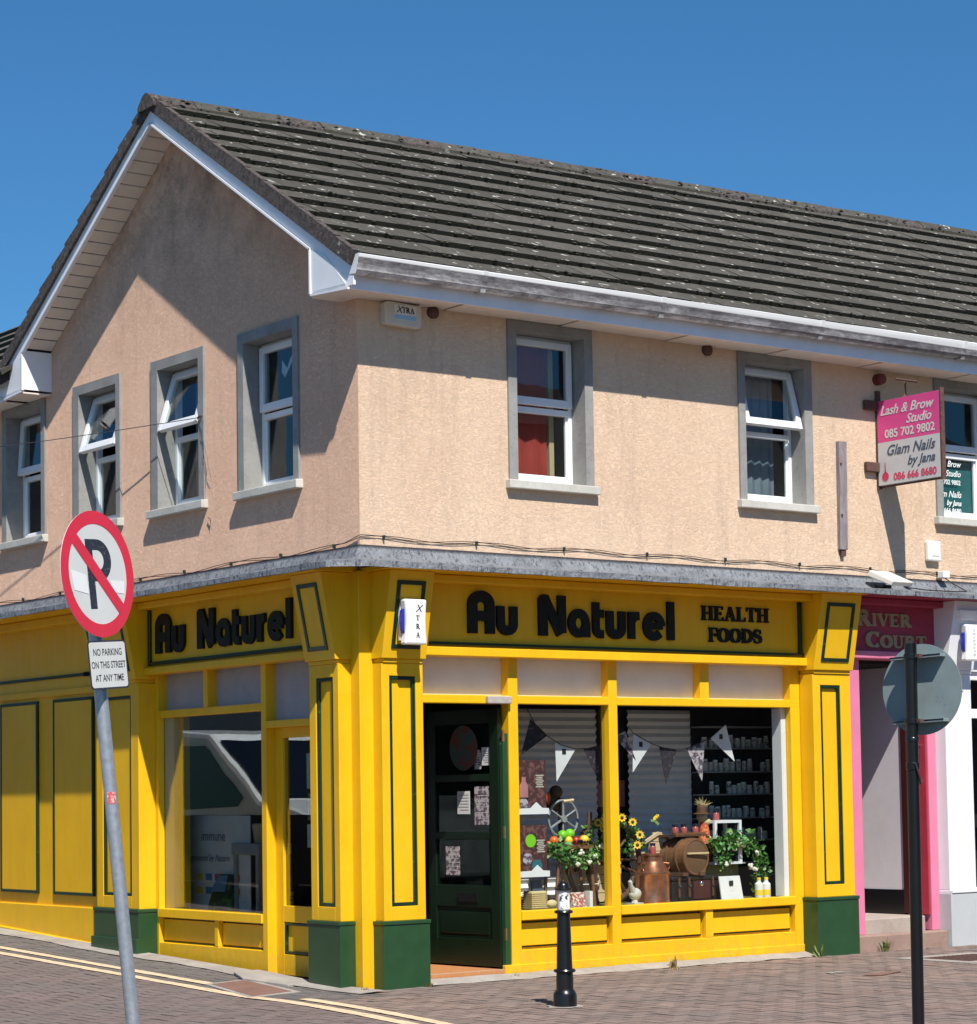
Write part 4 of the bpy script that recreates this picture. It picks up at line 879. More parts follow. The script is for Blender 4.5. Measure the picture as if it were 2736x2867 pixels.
for (s0, s1, z0, z1, m_) in ((.12, .22, 1.83, 1.98, 'paper'), (.23, .32, 1.80, 1.96, 'posterart'), (.38, .54, 1.43, 1.62, 'paper'), (.13, .32, 1.34, 1.66, 'posterart'), (.52, .70, .92, 1.16, 'posterart')):
    q = MB(); dbox(q, s0, s1, .004, .0065, z0, z1); nt_ = q.build('notice', m_, dr); q = MB()
    for k in range(6):
        zz = z1-.03-k*(z1-z0-.04)/6; dbox(q, s0+.015, s1-.015-(.02 if k % 2 else 0), .0068, .0074, zz-.004, zz)
    q.build('print_lines', 'print_black' if m_ == 'paper' else 'paper', nt_)
MB().box(1.456, 1.466, .06, 1.2, .17, 2.74).build('lobby_partition', 'dark', YS)
for z in (2.07, 1.28, .45): MB().lathe((hx-.0, hy-.045, z-.05), [(.012, 0), (.012, .10)], 8).build('hinge', 'copper', dr)
MB().box(1.20, 1.445, -.060, -.018, 2.328, 2.392).build('door_closer_cover', 'closer', YS, bev=.008)
# shop interior: floor, walls, ceiling
def st(mb, name, m): return struct(mb.build(name, m))
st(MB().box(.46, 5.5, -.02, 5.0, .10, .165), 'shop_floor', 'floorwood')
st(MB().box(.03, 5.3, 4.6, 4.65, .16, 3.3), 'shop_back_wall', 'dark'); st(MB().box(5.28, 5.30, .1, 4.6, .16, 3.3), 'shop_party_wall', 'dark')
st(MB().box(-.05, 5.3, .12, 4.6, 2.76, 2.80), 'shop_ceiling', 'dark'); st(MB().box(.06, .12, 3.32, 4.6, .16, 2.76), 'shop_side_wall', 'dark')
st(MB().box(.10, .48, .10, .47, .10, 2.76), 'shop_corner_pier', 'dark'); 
MB().fb('F', .46, 1.44, -.03, -.0, .10, .167).build('threshold', 'step', YS)
MB().box(1.47, 5.27, .055, .60, .56, .625).build('display_shelf', 'olive', YS)
MB().box(.10, .85, 1.45, 3.30, .50, .585).build('display_shelf', 'cream', YS)
MB().box(4.605, 4.70, .06, .18, .63, 2.33).build('window_post', 'white', YS, bev=.004)
q = MB(); q.box(.055, .14, 3.08, 3.24, .59, 2.32); q.build('window_post', 'cream', YS); q = MB(); q.box(.10, .16, 2.98, 3.05, .59, 2.32); q.build('window_post', 'yellow', YS)
# timber boarding, shelves and dark partition behind the side window
MB().box(.92, .96, 1.4, 3.3, .58, 2.75).build('window_partition', 'dark', YS)
def blind(x0, x1, y, z0, z1, n, lab):
    mb = MB(); N = n*2
    for i in range(N+1):
        z = z0+(z1-z0)*i/N; o = .022 if i % 2 else 0
        mb.v += [(x0, y-o, z), (x1, y-o, z), (x1, y-o+.003, z), (x0, y-o+.003, z)]
    for i in range(N):
        a = i*4
        for j in range(4): mb.f.append((a+j, a+(j+1) % 4, a+4+(j+1) % 4, a+4+j))
    mb.f += [(0, 1, 2, 3), (N*4, N*4+1, N*4+2, N*4+3)]
    o = mb.build('pleated_blind', 'blind', loc=((x0+x1)/2, y, z0)); return tag(o, lab, 'blind', )
blind(1.60, 3.25, 1.06, .66, 2.34, 24, 'grey pleated blind behind the left half of the shop window')
blind(3.63, 4.51, 1.06, .66, 2.34, 24, 'grey pleated blind behind the copper churn and barrel')
MB().box(3.22, 3.66, 1.14, 1.16, .63, 2.34).build('blind_gap_board', 'dark', YS); MB().box(3.26, 3.64, 1.12, 1.134, 1.46, 1.70).build('pink_panel', 'pinkbox', YS)
# ------------------------------------------------------------------ display things in the front window
# shelving with pots at the right
t = thing('shelf_unit', 'dark shelf unit of pale supplement pots behind the right of the window', 'shelves', (4.75, 1.0, .6))
MB().box(4.39, 5.27, 1.03, 1.045, .4, 2.5).build('back', 'dark', t)
SZ = (2.19, 1.99, 1.77, 1.56, 1.34, 1.13, .92)
for z in SZ: MB().box(4.39, 5.27, .84, 1.028, z-.012, z).build('shelf', 'grip', t)
ORD = 'first second third fourth fifth sixth seventh eighth ninth tenth eleventh twelfth thirteenth fourteenth fifteenth'.split(); SHN = ('topmost', 'second from top', 'middle', 'second from bottom', 'lowest')
for zi, z in enumerate(SZ[1:6]):
    x = 4.43; nn = 0
    while x < 5.24:
        r_ = R.uniform(.022, .034); h_ = R.uniform(.07, .12)
        if R.random() < .86:
            p_ = thing('supplement_pot', 'pale pot, %s from the left on the %s stocked shelf' % (ORD[nn], SHN[zi]), 'pot', (x, .90, z), 'pots on the shelves behind the window')
            nn += 1; MB().lathe((x, .90, z+.0005), [(r_, 0), (r_, h_*.8), (r_*.8, h_*.84)], 10).build('body', 'jarwhite', p_); MB().lathe((x, .90, z+h_*.84+.001), [(r_*.82, 0), (r_*.82, h_*.16)], 10).build('lid', 'plastic', p_)
        x += r_*2+R.uniform(.004, .03)
def jar(x, y, z, lab, s=1):
    t = thing('jam_jar', lab, 'jar', (x, y, z))
    MB().lathe((x, y, z), [(.026*s, 0), (.030*s, .01*s), (.030*s, .055*s), (.024*s, .066*s)], 12).build('jam', 'jamjar', t); MB().lathe((x, y, z+.067*s), [(.024*s, 0), (.026*s, .004), (.026*s, .022*s), (.022*s, .026*s)], 12).build('lid', 'jarlid', t)
# barrel on its side with a shelf of jars
t = thing('wine_barrel', 'small brown oak barrel lying on its side in the window', 'barrel', (3.66, .36, .84))
ax_ = Vector((.08, -1, 0)).normalized(); c0 = Vector((3.71, .24, 1.01))
MB().lathe(c0-ax_*.33, [(.140, 0), (.164, .08), (.176, .165), (.170, .25), (.158, .33), (.146, .33), (.146, .315)], 26, ax_).build('staves', 'barrel', t)
MB().lathe(c0-ax_*.02, [(.146, 0), (.146, .008)], 26, ax_).build('head', 'barrelhead', t)
for k in (.02, .10, .22, .30): 
    rr = .142+.038*math.sin(k/.33*3.0); MB().lathe(c0-ax_*.33+ax_*k, [(rr+.012-.008, 0), (rr+.014-.004, .006), (rr+.012-.004, .024), (rr+.004, .026)], 26, ax_).build('hoop', 'hoop', t)
MB().box(3.585, 3.835, .215, .232, 1.035, 1.05).build('head_bar', 'beige', t)
for sx in (-.1, .1): MB().box(3.66+sx-.03, 3.66+sx+.03, .22, .50, .845, .875).build('cradle', 'darkwood', t)
t = thing('wooden_tray', 'thin dark wooden tray holding jam jars on top of the barrel', 'tray', (3.70, .40, 1.19)); MB().box(3.52, 3.90, .30, .52, 1.19, 1.207).build('board', 'darkwood', t); MB().box(3.53, 3.89, .31, .325, 1.208, 1.225).build('rim', 'barrel', t)
for i, (x, y) in enumerate(((3.57, .36), (3.655, .34), (3.725, .42), (3.80, .35))): jar(x, y, 1.2075 if True else 0, ['jam jar at the left end of the barrel tray', 'jam jar second from the left on the barrel tray', 'jam jar set back on the barrel tray', 'jam jar at the right end of the barrel tray beside the scarecrow'][i], 1.0)
# copper churn
t = thing('milk_churn', 'polished copper milk churn standing beside the barrel', 'churn', (3.17, .22, .63))
MB().lathe((3.17, .22, .628), [(.150, 0), (.152, .02), (.148, .03), (.150, .24), (.158, .25), (.158, .262), (.150, .268), (.10, .35), (.092, .36), (.092, .405), (.102, .41), (.102, .422), (.08, .428)], 30).build('body', 'copper', t)
for s in (-1, 1): MB().tube([(3.17+s*.10, .20, .975), (3.17+s*.15, .17, .965), (3.17+s*.155, .17, .925), (3.17+s*.13, .19, .905)], .006, 6).build('handle', 'copper', t)
jar(3.18, .22, 1.0565, 'jam jar standing on top of the copper churn', .95)
# goose and rooster ornaments
t = thing('goose_ornament', 'pale stone goose ornament beside the copper churn', 'ornament', (2.90, .14, .63))
MB().ball((2.915, .16, .715), .062, 12, 1.05, .75, .85).build('body', 'stone', t); MB().tube([(2.885, .15, .74), (2.85, .14, .79), (2.835, .13, .82), (2.82, .12, .828)], [.032, .020, .022, .008], 8).build('neck', 'stone', t); MB().box(2.86, 2.96, .10, .21, .626, .64).build('plinth', 'stone', t); MB().lathe((2.91, .16, .64), [(.03, 0), (.022, .04)], 8).build('foot', 'stone', t)
t = thing('rooster_ornament', 'painted brown rooster ornament behind the window mullion', 'ornament', (2.74, .22, .63))
MB().ball((2.74, .22, .74), .065, 12, .8, .8, 1.2).build('body', 'rooster', t); MB().tube([(2.755, .22, .79), (2.77, .21, .85), (2.775, .205, .88)], [.035, .025, .012], 8).build('neck', 'rooster', t); MB().prism([(2.77, .20, .885), (2.785, .20, .91), (2.80, .20, .885)], (0, .01, 0)).build('comb', 'redfruit', t); MB().lathe((2.74, .22, .628), [(.03, 0), (.02, .06)], 8).build('foot', 'brown', t)
# treasure chests
t = thing('leather_chest', 'black and burgundy leather chest with metal straps below the barrel', 'chest', (3.72, .38, .63))
MB().box(3.43, 4.03, .26, .52, .627, .80).build('body', 'leather', t, bev=.012); MB().box(3.42, 4.04, .25, .53, .803, .842).build('lid', 'leather', t, bev=.015); MB().box(3.67, 3.87, .245, .259, .64, .80).build('centre_panel', 'burgundy', t)
for x in (3.50, 3.62, 3.90, 3.99): MB().box(x-.010, x+.010, .238, .25, .66, .83).build('strap', 'brown', t); MB().lathe((x, .236, .76), [(.015, 0), (.012, .01)], 8, (0, -1, 0)).build('buckle', 'chrome', t)
MB().ball((3.77, .242, .77), .020, 10, 1, .4, 1.2).build('clasp', 'chrome', t)
# white card and lantern
t = thing('display_card', 'white display card with a small dark emblem right of the chest', 'card', (4.05, .15, .63)); MB().hexa([(3.92, .15, .626), (4.18, .15, .626), (4.18, .162, .626), (3.92, .162, .626), (3.925, .19, .83), (4.175, .19, .83), (4.175, .20, .83), (3.925, .20, .83)]).build('board', 'paper', t)
MB().box(4.03, 4.075, .166, .172, .745, .79).build('emblem', 'print_black', t); text_mesh('. . .', .03, .001, (4.05, .158, .70), AXF, UPZ, 'navy', t, 'card_print', 'CENTER')
t = thing('lantern', 'white framed glass lantern behind the ivy garland', 'lantern', (4.18, .42, 1.10))
q = MB()
for x in (4.02, 4.32):
    for y in (.33, .52): q.box(x-.015, x+.015, y-.012, y+.012, .95, 1.30)
q.box(4.005, 4.335, .318, .532, 1.30, 1.325); q.box(4.005, 4.335, .318, .532, .93, .95); q.build('frame', 'white', t)
MB().box(4.035, 4.305, .345, .349, .951, 1.299).build('pane', 'shopglass', t); MB().box(4.10, 4.24, .42, .50, .951, 1.18).build('candle_block', 'brown', t)
jar(4.10, .40, 1.3255, 'jam jar standing on top of the white lantern', 1.0)
MB_ = MB(); MB_.ball((4.03, .47, .86), .14, 16, 1.0, .3, 1.0); tag(MB_.build('olive_dish', 'olive', loc=(4.03, .47, .8)), 'olive green round dish standing behind the white card', 'dish')
o = MB().box(4.20, 4.46, .50, .56, .626, .93); tag(o.build('olive_tin', 'olive', bev=.01, loc=(4.3, .52, .63)), 'olive tin box under the ivy garland', 'box')
for i, (x, lab) in enumerate(((4.42, 'white bottle with a yellow label at the left of a pair by the post'), (4.51, 'white bottle with a yellow label at the right of a pair by the post'))):
    t = thing('white_bottle', lab, 'bottle', (x, .2, .63)); MB().lathe((x, .20, .626), [(.038, 0), (.04, .01), (.04, .12), (.018, .14), (.018, .155)], 14).build('body', 'plastic', t); MB().lathe((x, .20, .782), [(.02, 0), (.02, .022)], 10).build('cap', 'lemon', t); MB().lathe((x, .20, .645), [(.0405, 0), (.0405, .05)], 14).build('label_band', 'lemon', t)
# house-shaped pine backdrop
t = thing('pine_house_panel', 'pale pine board backdrop shaped like a gabled house', 'backdrop', (3.45, .52, .63))
def hz_(x): return 1.20-.36*abs(x-3.52) if x > 3.36 else 1.09
for i in range(7):
    z0, z1 = .64+i*.085, .64+(i+1)*.085-.005
    x0, x1 = (3.22, 3.74) if z1 < 1.08 else (3.52-(1.20-z1)/.62*1.1, 3.52+(1.20-z1)/.62*1.1)
    MB().box(x0, x1, .54, .555, z0, z1).build('board', 'beige', t)
q = MB(); 
for s in (-1, 1): q.prism([(3.52, .525, 1.235), (3.52, .525, 1.205), (3.52+s*.34, .525, 1.045), (3.52+s*.34, .525, 1.07)], (0, .025, 0))
q.build('gable_trim', 'beige', t)
t = thing('pine_crate', 'pale pine slatted panel behind the vine arch', 'backdrop', (2.62, .5, .63))
for i in range(6): MB().box(2.44, 3.10, .555, .57, .64+i*.08, .714+i*.08).build('board', 'beige', t)
# broken wagon wheel wound with sunflowers
def cluster(mb, c, r, n, sz, rnd): 
    for _ in range(n): mb.leaf((c[0]+rnd.gauss(0, r), c[1]+rnd.gauss(0, r*.6), c[2]+rnd.gauss(0, r)), sz*rnd.uniform(.6, 1.2), rnd)
def flower(c, r, parent, pm='petalY', cm='brown', n=9):
    q = MB(); c = Vector(c); nrm = Vector((-.5, -.8, .2)).normalized(); a = nrm.orthogonal().normalized(); b_ = nrm.cross(a)
    for i in range(n):
        an = 6.283*i/n; d_ = a*math.cos(an)+b_*math.sin(an); e = nrm.cross(d_)
        p0 = c+d_*r*.2; q.prism([tuple(p0), tuple(p0+d_*r*.45+e*r*.24), tuple(c+d_*r+nrm*.008), tuple(p0+d_*r*.45-e*r*.24)], tuple(nrm*.003))
    f_ = q.build('flower', pm, parent); q = MB(); q.ball(tuple(c+nrm*.006), r*.33, 8); q.build('flower_centre', cm, f_)
t = thing('flower_arch', 'old wooden wagon wheel wound with sunflowers and ivy', 'decoration', (2.95, .42, .63))
wc = Vector((2.86, .45, 1.0)); wr = .36
MB().tube([(wc.x+wr*math.cos(a), wc.y, wc.z+wr*math.sin(a)) for a in [math.radians(-95+ i*9) for i in range(33)]], .026, 8).build('wheel_rim', 'darkwood', t)
for k in (0, 40, 95, 140, -55, -20): MB().tube([tuple(wc), (wc.x+wr*math.cos(math.radians(k)), wc.y, wc.z+wr*math.sin(math.radians(k)))], .014, 6).build('spoke', 'darkwood', t)
MB().lathe((wc.x, wc.y+.05, wc.z), [(.05, 0), (.05, .1)], 12, (0, -1, 0)).build('hub', 'darkwood', t)
MB().tube([(2.50, .38, .63), (2.42, .40, .80), (2.36, .40, .95), (2.36, .42, 1.05)], .022, 7).build('vine_stem', 'darkwood', t); MB().tube([(2.66, .36, .63), (2.60, .40, .90), (2.62, .42, 1.2), (2.66, .44, 1.42)], .024, 7).build('vine_stem', 'darkwood', t)
rn = random.Random(4)
q = MB()
for a in range(20, 165, 9): cluster(q, (wc.x+wr*math.cos(math.radians(a)), .40, wc.z+wr*math.sin(math.radians(a))), .025, 9, .055, rn)
cluster(q, (3.02, .38, 1.13), .04, 24, .06, rn); cluster(q, (2.62, .38, 1.1), .05, 30, .06, rn); stuff(q.build('foliage', 'leafA', t))
q = MB()
for a in range(25, 165, 14): cluster(q, (wc.x+wr*math.cos(math.radians(a)), .38, wc.z+wr*math.sin(math.radians(a))), .025, 4, .05, rn)
cluster(q, (2.60, .36, 1.08), .05, 16, .05, rn); stuff(q.build('foliage', 'leafB', t))
for x, z in ((2.72, 1.28), (2.93, 1.37), (3.05, 1.33), (3.13, 1.22), (3.10, 1.13), (2.66, 1.33)): flower((x, .33, z), .042, t)
# bee
t = thing('bee_ornament', 'small yellow striped bee ornament above the sunflower arch', 'ornament', (3.31, .32, 1.36))
MB().tube([(3.28, .32, 1.335), (3.30, .32, 1.355), (3.33, .32, 1.375), (3.345, .32, 1.385)], [.008, .02, .02, .006], 8).build('body', 'petalY', t)
for k in (.3, .7): MB().lathe((3.285+.05*k, .32, 1.34+.04*k), [(.0215, 0), (.0215, .006)], 8, (1, 0, .8)).build('stripe', 'brown', t)
q = MB(); q.prism([(3.30, .31, 1.345), (3.34, .30, 1.31), (3.31, .30, 1.295), (3.285, .305, 1.325)], (0, .002, 0)); q.prism([(3.29, .31, 1.345), (3.23, .30, 1.35), (3.24, .30, 1.325), (3.285, .305, 1.33)], (0, .002, 0)); q.build('wing', 'leafB', t)
MB().tube([(3.31, .32, 1.36), (3.40, .36, 1.28), (3.46, .40, 1.20)], .0015, 4).build('wire_stem', 'wire', t)
# scarecrow
t = thing('scarecrow_doll', 'straw haired scarecrow doll in red plaid beside the jars', 'doll', (3.97, .45, 1.05))
MB().ball((3.94, .42, 1.36), .048, 12).build('head', 'skin', t); MB().lathe((3.97, .42, 1.12), [(.065, 0), (.05, .10), (.035, .19)], 10).build('body', 'plaid', t); MB().ball((3.985, .40, 1.315), .04, 10, 1, .8, .9).build('straw_ruff', 'straw', t)
q = MB()
for i in range(46): 
    d_ = Vector((rn.gauss(0, .7), rn.gauss(0, .4), rn.uniform(.1, 1))).normalized(); q.tube([(3.96, .42, 1.45), tuple(Vector((3.96, .42, 1.45))+d_*rn.uniform(.04, .10))], [.003, .001], 3)
stuff(q.build('straw_hair', 'straw', t)); MB().lathe((3.945, .42, 1.385), [(.085, 0), (.05, .012), (.045, .06), (.02, .08)], 12).build('hat', 'brown', t); MB().ball((3.99, .36, 1.13), .045, 8, .7, .6, 1.2).build('straw_cuff', 'straw', t)
# ivy garland at the right
t = thing('ivy_garland', 'ivy garland with cream roses draped over the tin at the right', 'garland', (4.35, .35, .95))
pth = [(3.98, 1.12), (4.06, 1.14), (4.15, 1.13), (4.24, 1.14), (4.34, 1.13), (4.42, 1.12), (4.50, 1.05), (4.55, .97), (4.56, .88), (4.55, .80), (4.52, .74)]
MB().tube([(x, .33, z) for x, z in pth], .006, 5).build('stem', 'brown', t)
for m_, n_, s_ in (('leafA', 36, .066), ('leafB', 16, .055)):
    q = MB()
    for x, z in pth: cluster(q, (x, .30, z), .036, n_, s_, rn)
    cluster(q, (4.10, .31, .98), .035, n_*2, s_*.8, rn); cluster(q, (4.05, .31, 1.04), .03, n_, s_*.8, rn); stuff(q.build('foliage', m_, t))
for x, z in ((4.48, 1.02), (4.38, .91), (4.20, 1.07), (4.44, .88), (4.10, .94), (4.30, 1.10)):
    q = MB(); 
    for i in range(5): q.ball((x+rn.gauss(0, .009), .27+rn.gauss(0, .006), z+rn.gauss(0, .009)), .016, 7)
    q.build('rose', 'petalW', t)
# fruit board with garland on a stool
t = thing('display_stool', 'wooden stool under the fruit board in the left window', 'stool', (2.34, .38, .63))
MB().box(2.16, 2.56, .26, .48, 1.115, 1.145).build('seat', 'barrel', t)
for x in (2.19, 2.53):
    for y in (.29, .45): MB().tube([(x, y, 1.115), (x+(x-2.36)*.25, y, .625)], .016, 6).build('leg', 'barrel', t)
FR = [('green_apple', 'apple', 2.24, .30, 1.235, .045, 'green apple at the left of the fruit board'), ('green_apple', 'apple', 2.325, .31, 1.245, .045, 'green apple at the top right of the fruit'), ('orange', 'orange', 2.145, .30, 1.20, .042, 'orange at the left end of the fruit board'),
      ('lemon', 'lemon', 2.285, .28, 1.188, .040, 'yellow lemon in the middle of the fruit'), ('red_apple', 'redfruit', 2.385, .30, 1.20, .038, 'red apple right of the middle lemon'), ('lemon', 'lemon', 2.47, .29, 1.188, .043, 'yellow lemon at the right end of the fruit board'), ('kumquat', 'orange', 2.09, .30, 1.175, .022, 'small orange fruit at the far left end of the board')]
for nm, m_, x, y, z, r_, lab in FR:
    z = 1.147+r_ if 'top' not in lab and nm != 'green_apple' else z
    o = MB().ball((x, y, z), r_, 12, 1, 1, .95); tag(o.build(nm, m_, loc=(x, y, z-r_)), lab, 'fruit')
q = MB()
for i in range(14): q.ball((2.40+rn.gauss(0, .025), .25+rn.gauss(0, .008), 1.165+rn.uniform(0, .02)), .011, 6)
tag(stuff(q.build('grape_bunch', 'grape', loc=(2.4, .25, 1.15))), 'bunch of dark grapes in front of the fruit', 'fruit'); 
t = thing('ivy_garland', 'ivy garland with cream roses hanging below the fruit board', 'garland', (2.38, .26, 1.05))
pth = [(2.10, 1.13), (2.16, 1.10), (2.22, 1.06), (2.30, 1.03), (2.38, 1.02), (2.46, 1.03), (2.54, 1.06), (2.62, 1.12), (2.66, 1.18)]
MB().tube([(x, .25, z) for x, z in pth], .006, 5).build('stem', 'brown', t)
for m_, n_, s_ in (('leafA', 24, .064), ('leafB', 22, .06)):
    q = MB()
    for x, z in pth: cluster(q, (x, .23, z), .032, n_, s_, rn)
    stuff(q.build('foliage', m_, t))
for x, z in ((2.31, .99), (2.36, 1.08), (2.45, 1.00), (2.57, 1.14), (2.50, 1.05)):
    q = MB()
    for i in range(5): q.ball((x+rn.gauss(0, .009), .19+rn.gauss(0, .006), z+rn.gauss(0, .009)), .015, 7)
    q.build('rose', 'petalW', t)
# spoked acrylic wheel
t = thing('spoked_wheel', 'grey six spoked wheel standing above the fruit', 'wheel', (2.37, .45, 1.2))
MB().tube([(2.37+.16*math.cos(a), .45, 1.37+.16*math.sin(a)) for a in [i*math.pi/14 for i in range(29)]], .011, 6).build('rim', 'fan', t)
for k in range(6): MB().tube([(2.37, .45, 1.37), (2.37+.155*math.cos(k*1.047+.5), .45, 1.37+.155*math.sin(k*1.047+.5))], .010, 5).build('spoke', 'fan', t)
MB().lathe((2.37, .47, 1.37), [(.03, 0), (.03, .04)], 10, (0, -1, 0)).build('hub', 'fan', t); MB().box(2.355, 2.385, .46, .50, 1.145, 1.55).build('post', 'leather', t); MB().tube([(2.37, .44, 1.52), (2.45, .40, 1.53)], .014, 7).build('crank', 'beige', t)
t = thing('bear_toy', 'small brown soft toy sitting behind the spoked wheel', 'toy', (2.34, .52, 1.5)); MB().ball((2.35, .52, 1.60), .06, 10).build('head', 'brown', t); MB().ball((2.33, .53, 1.50), .07, 10, 1, .8, 1.1).build('body', 'brown', t); MB().ball((2.25, .50, 1.55), .025, 8, .8, .8, 2.2).build('arm', 'orange', t)
# posters on stands
for i, (z0, z1, lab) in enumerate(((1.46, 1.87, 'dark red poster with a pink bottle picture on a white scalloped stand'), (.94, 1.33, 'dark red poster with green fruit picture on a white scalloped stand'))):
    t = thing('product_poster', lab, 'poster', (1.77, .10, z0))
    MB().box(1.56, 1.91, .10, .106, z0, z1).build('card', 'poster', t); 
    MB().prism([(1.56, .092, z0-.04), (1.93, .092, z0-.04), (1.93, .092, z0+.008), (1.86, .092, z0+.012), (1.80, .092, z0+.06), (1.74, .092, z0+.012), (1.56, .092, z0+.008)], (0, .006, 0)).build('stand', 'plastic', t)
    if i == 0:
        q = MB(); q.lathe((1.67, .088, 1.66), [(.045, -.10), (.045, 0), (.022, .03), (.022, .07)], 12); 
        q.v = [(x, .094+(y-.088)*.15, z) for x, y, z in q.v]; q.build('bottle_print', 'pinkbox', t); q = MB(); q.prism([(1.575+.17*(a/9), .097, 1.475+.09*math.sin(a/9*3.14)) for a in range(10)], (0, .002, 0)); q.build('berry_print', 'posterart', t)
    else:
        q = MB(); q.lathe((1.735, .098, 1.20), [(.055, 0), (.055, .002)], 20, (0, -1, 0)); q.build('lime_print', 'apple', t); q = MB(); q.lathe((1.70, .098, 1.05), [(.05, 0), (.05, .002)], 20, (0, -1, 0)); q.build('berry_print', 'posterart', t); q = MB(); q.lathe((1.80, .098, .99), [(.055, 0), (.055, .002)], 20, (0, -1, 0)); q.build('bottle_print', 'teal', t)
    for k in range(7): MB().box(1.80+(.01 if k % 2 else 0), 1.885-(.012 if k % 3 else 0), .0975, .0995, z1-.13-k*.016, z1-.124-k*.016).build('text_line', 'petalW', t)
# basket, books, leaflets
t = thing('wicker_basket', 'cream wicker basket with books at the left of the window sill', 'basket', (1.84, .18, .63))
MB().box(1.77, 1.93, .14, .26, .628, .78).build('body', 'straw', t, bev=.01)
for k in range(8): MB().box(1.765, 1.935, .134, .266, .64+k*.017, .646+k*.017).build('weave', 'straw', t)
MB().hexa([(1.80, .16, .78), (1.90, .16, .78), (1.90, .18, .78), (1.80, .18, .78), (1.79, .17, .87), (1.89, .17, .87), (1.89, .19, .87), (1.79, .19, .87)]).build('book', 'navy', t)
t = thing('boxed_gift', 'reddish gift box leaning beside a pale one on the window sill', 'box', (2.30, .18, .63)); MB().hexa([(2.22, .14, .626), (2.36, .14, .626), (2.36, .20, .626), (2.22, .20, .626), (2.24, .20, .75), (2.38, .20, .75), (2.38, .25, .75), (2.24, .25, .75)]).build('box', 'packA', t)
MB().box(2.385, 2.42, .13, .20, .626, .76).build('pale_side', 'paper', t)
o = MB().ball((2.03, .20, .665), .04, 10, 1.4, .8, .9); tag(o.build('straw_bundle', 'straw', loc=(2.03, .2, .63)), 'pale straw bundle between the basket and the gift box', 'decoration')
# bunting
def bunting(pts, flags, lab):
    t = thing('bunting', lab, 'bunting', pts[0]); MB().tube(pts, .004, 5).build('cord', 'cable', t)
    for (a, b_, c, m_) in flags:
        f_ = MB(); f_.prism([a, b_, c], (0, .003, 0)); o = f_.build('pennant', m_, t)
        if m_ == 'paper':
            cx = (a[0]*.42+b_[0]*.42+c[0]*.16); cz = (a[2]*.42+b_[2]*.42+c[2]*.16); MB().box(cx-.02, cx+.02, a[1]-.004, a[1]-.001, cz-.025, cz+.02).build('emblem', 'print_black', o)
Yb = .25
bunting([(1.84, Yb, 2.30), (1.92, Yb, 2.18), (2.06, Yb, 2.07), (2.20, Yb, 2.00), (2.36, Yb, 1.965), (2.50, Yb, 1.97), (2.64, Yb, 2.0), (2.80, Yb, 2.06), (2.90, Yb, 2.14)],
        [((1.88, Yb+.006, 2.22), (2.06, Yb+.006, 2.08), (1.77, Yb+.006, 1.91), 'floral'), ((2.14, Yb+.006, 2.03), (2.36, Yb+.006, 1.96), (2.15, Yb+.006, 1.69), 'paper'), ((2.45, Yb+.006, 1.965), (2.66, Yb+.006, 2.0), (2.63, Yb+.006, 1.66), 'floral'), ((2.80, Yb+.006, 2.07), (2.92, Yb+.006, 2.12), (3.04, Yb+.006, 1.86), 'posterart')], 'string of dark floral and white pennants across the left window')
bunting([(2.95, Yb, 2.16), (3.01, Yb, 2.10), (3.22, Yb, 2.01), (3.38, Yb, 1.965), (3.55, Yb, 1.955), (3.72, Yb, 1.99), (3.85, Yb, 2.04), (3.92, Yb, 2.065), (4.11, Yb, 2.19)],
        [((3.01, Yb+.006, 2.10), (3.22, Yb+.006, 2.01), (3.0, Yb+.006, 1.76), 'paper'), ((3.31, Yb+.006, 1.985), (3.52, Yb+.006, 1.96), (3.38, Yb+.006, 1.65), 'floral'), ((3.63, Yb+.006, 1.97), (3.85, Yb+.006, 2.04), (3.81, Yb+.006, 1.67), 'posterart'), ((3.92, Yb+.006, 2.06), (4.11, Yb+.006, 2.18), (4.21, Yb+.006, 1.85), 'paper')], 'string of pennants sagging across the wide right window')
# side window display
t = thing('poster_board', 'pale grey supplement poster board with coloured dots in the side window', 'poster', (.30, 2.6, .6))
MB().box(.30, .31, 2.20, 3.42, .60, 1.44).build('board', 'paper', t)
text_mesh('immune', .13, .001, (.2975, 3.03, 1.22), AXL, UPZ, 'navy', t, 'lettering', 'LEFT'); text_mesh('Engineered by Nature', .085, .001, (.2975, 3.30, 1.04), AXL, UPZ, 'navy', t, 'lettering', 'LEFT', .35)
for r_ in range(2):
    for k, m_ in enumerate(('petalY', 'bagblue', 'redprint', 'leafA', 'orange')): MB().box(.293, .2995, 3.06-.16*k-.05, 3.06-.16*k+.05, (.90 if r_ == 0 else .78)-.03, (.90 if r_ == 0 else .78)+.03).build('coloured_spot', m_, t)
t = thing('side_table', 'small grey painted stool standing in the side window', 'stool', (.42, 2.15, .59))
MB().box(.26, .60, 2.0, 2.45, 1.10, 1.20).build('top', 'grip', t, bev=.008)
for x in (.29, .57):
    for y in (2.04, 2.41): MB().box(x-.02, x+.02, y-.022, y+.022, .586, 1.10).build('leg', 'grip', t)
t = thing('planter_basket', 'woven basket on the grey stool in the side window', 'basket', (.42, 2.2, 1.2)); MB().lathe((.42, 2.15, 1.2005), [(.09, 0), (.11, .16), (.10, .17)], 14).build('body', 'straw', t)
q = MB(); q.hexa([(.20, 2.42, .586), (.20, 2.80, .586), (.27, 2.80, .586), (.27, 2.42, .586), (.24, 2.42, .93), (.24, 2.66, .93), (.28, 2.66, .93), (.28, 2.42, .93)])
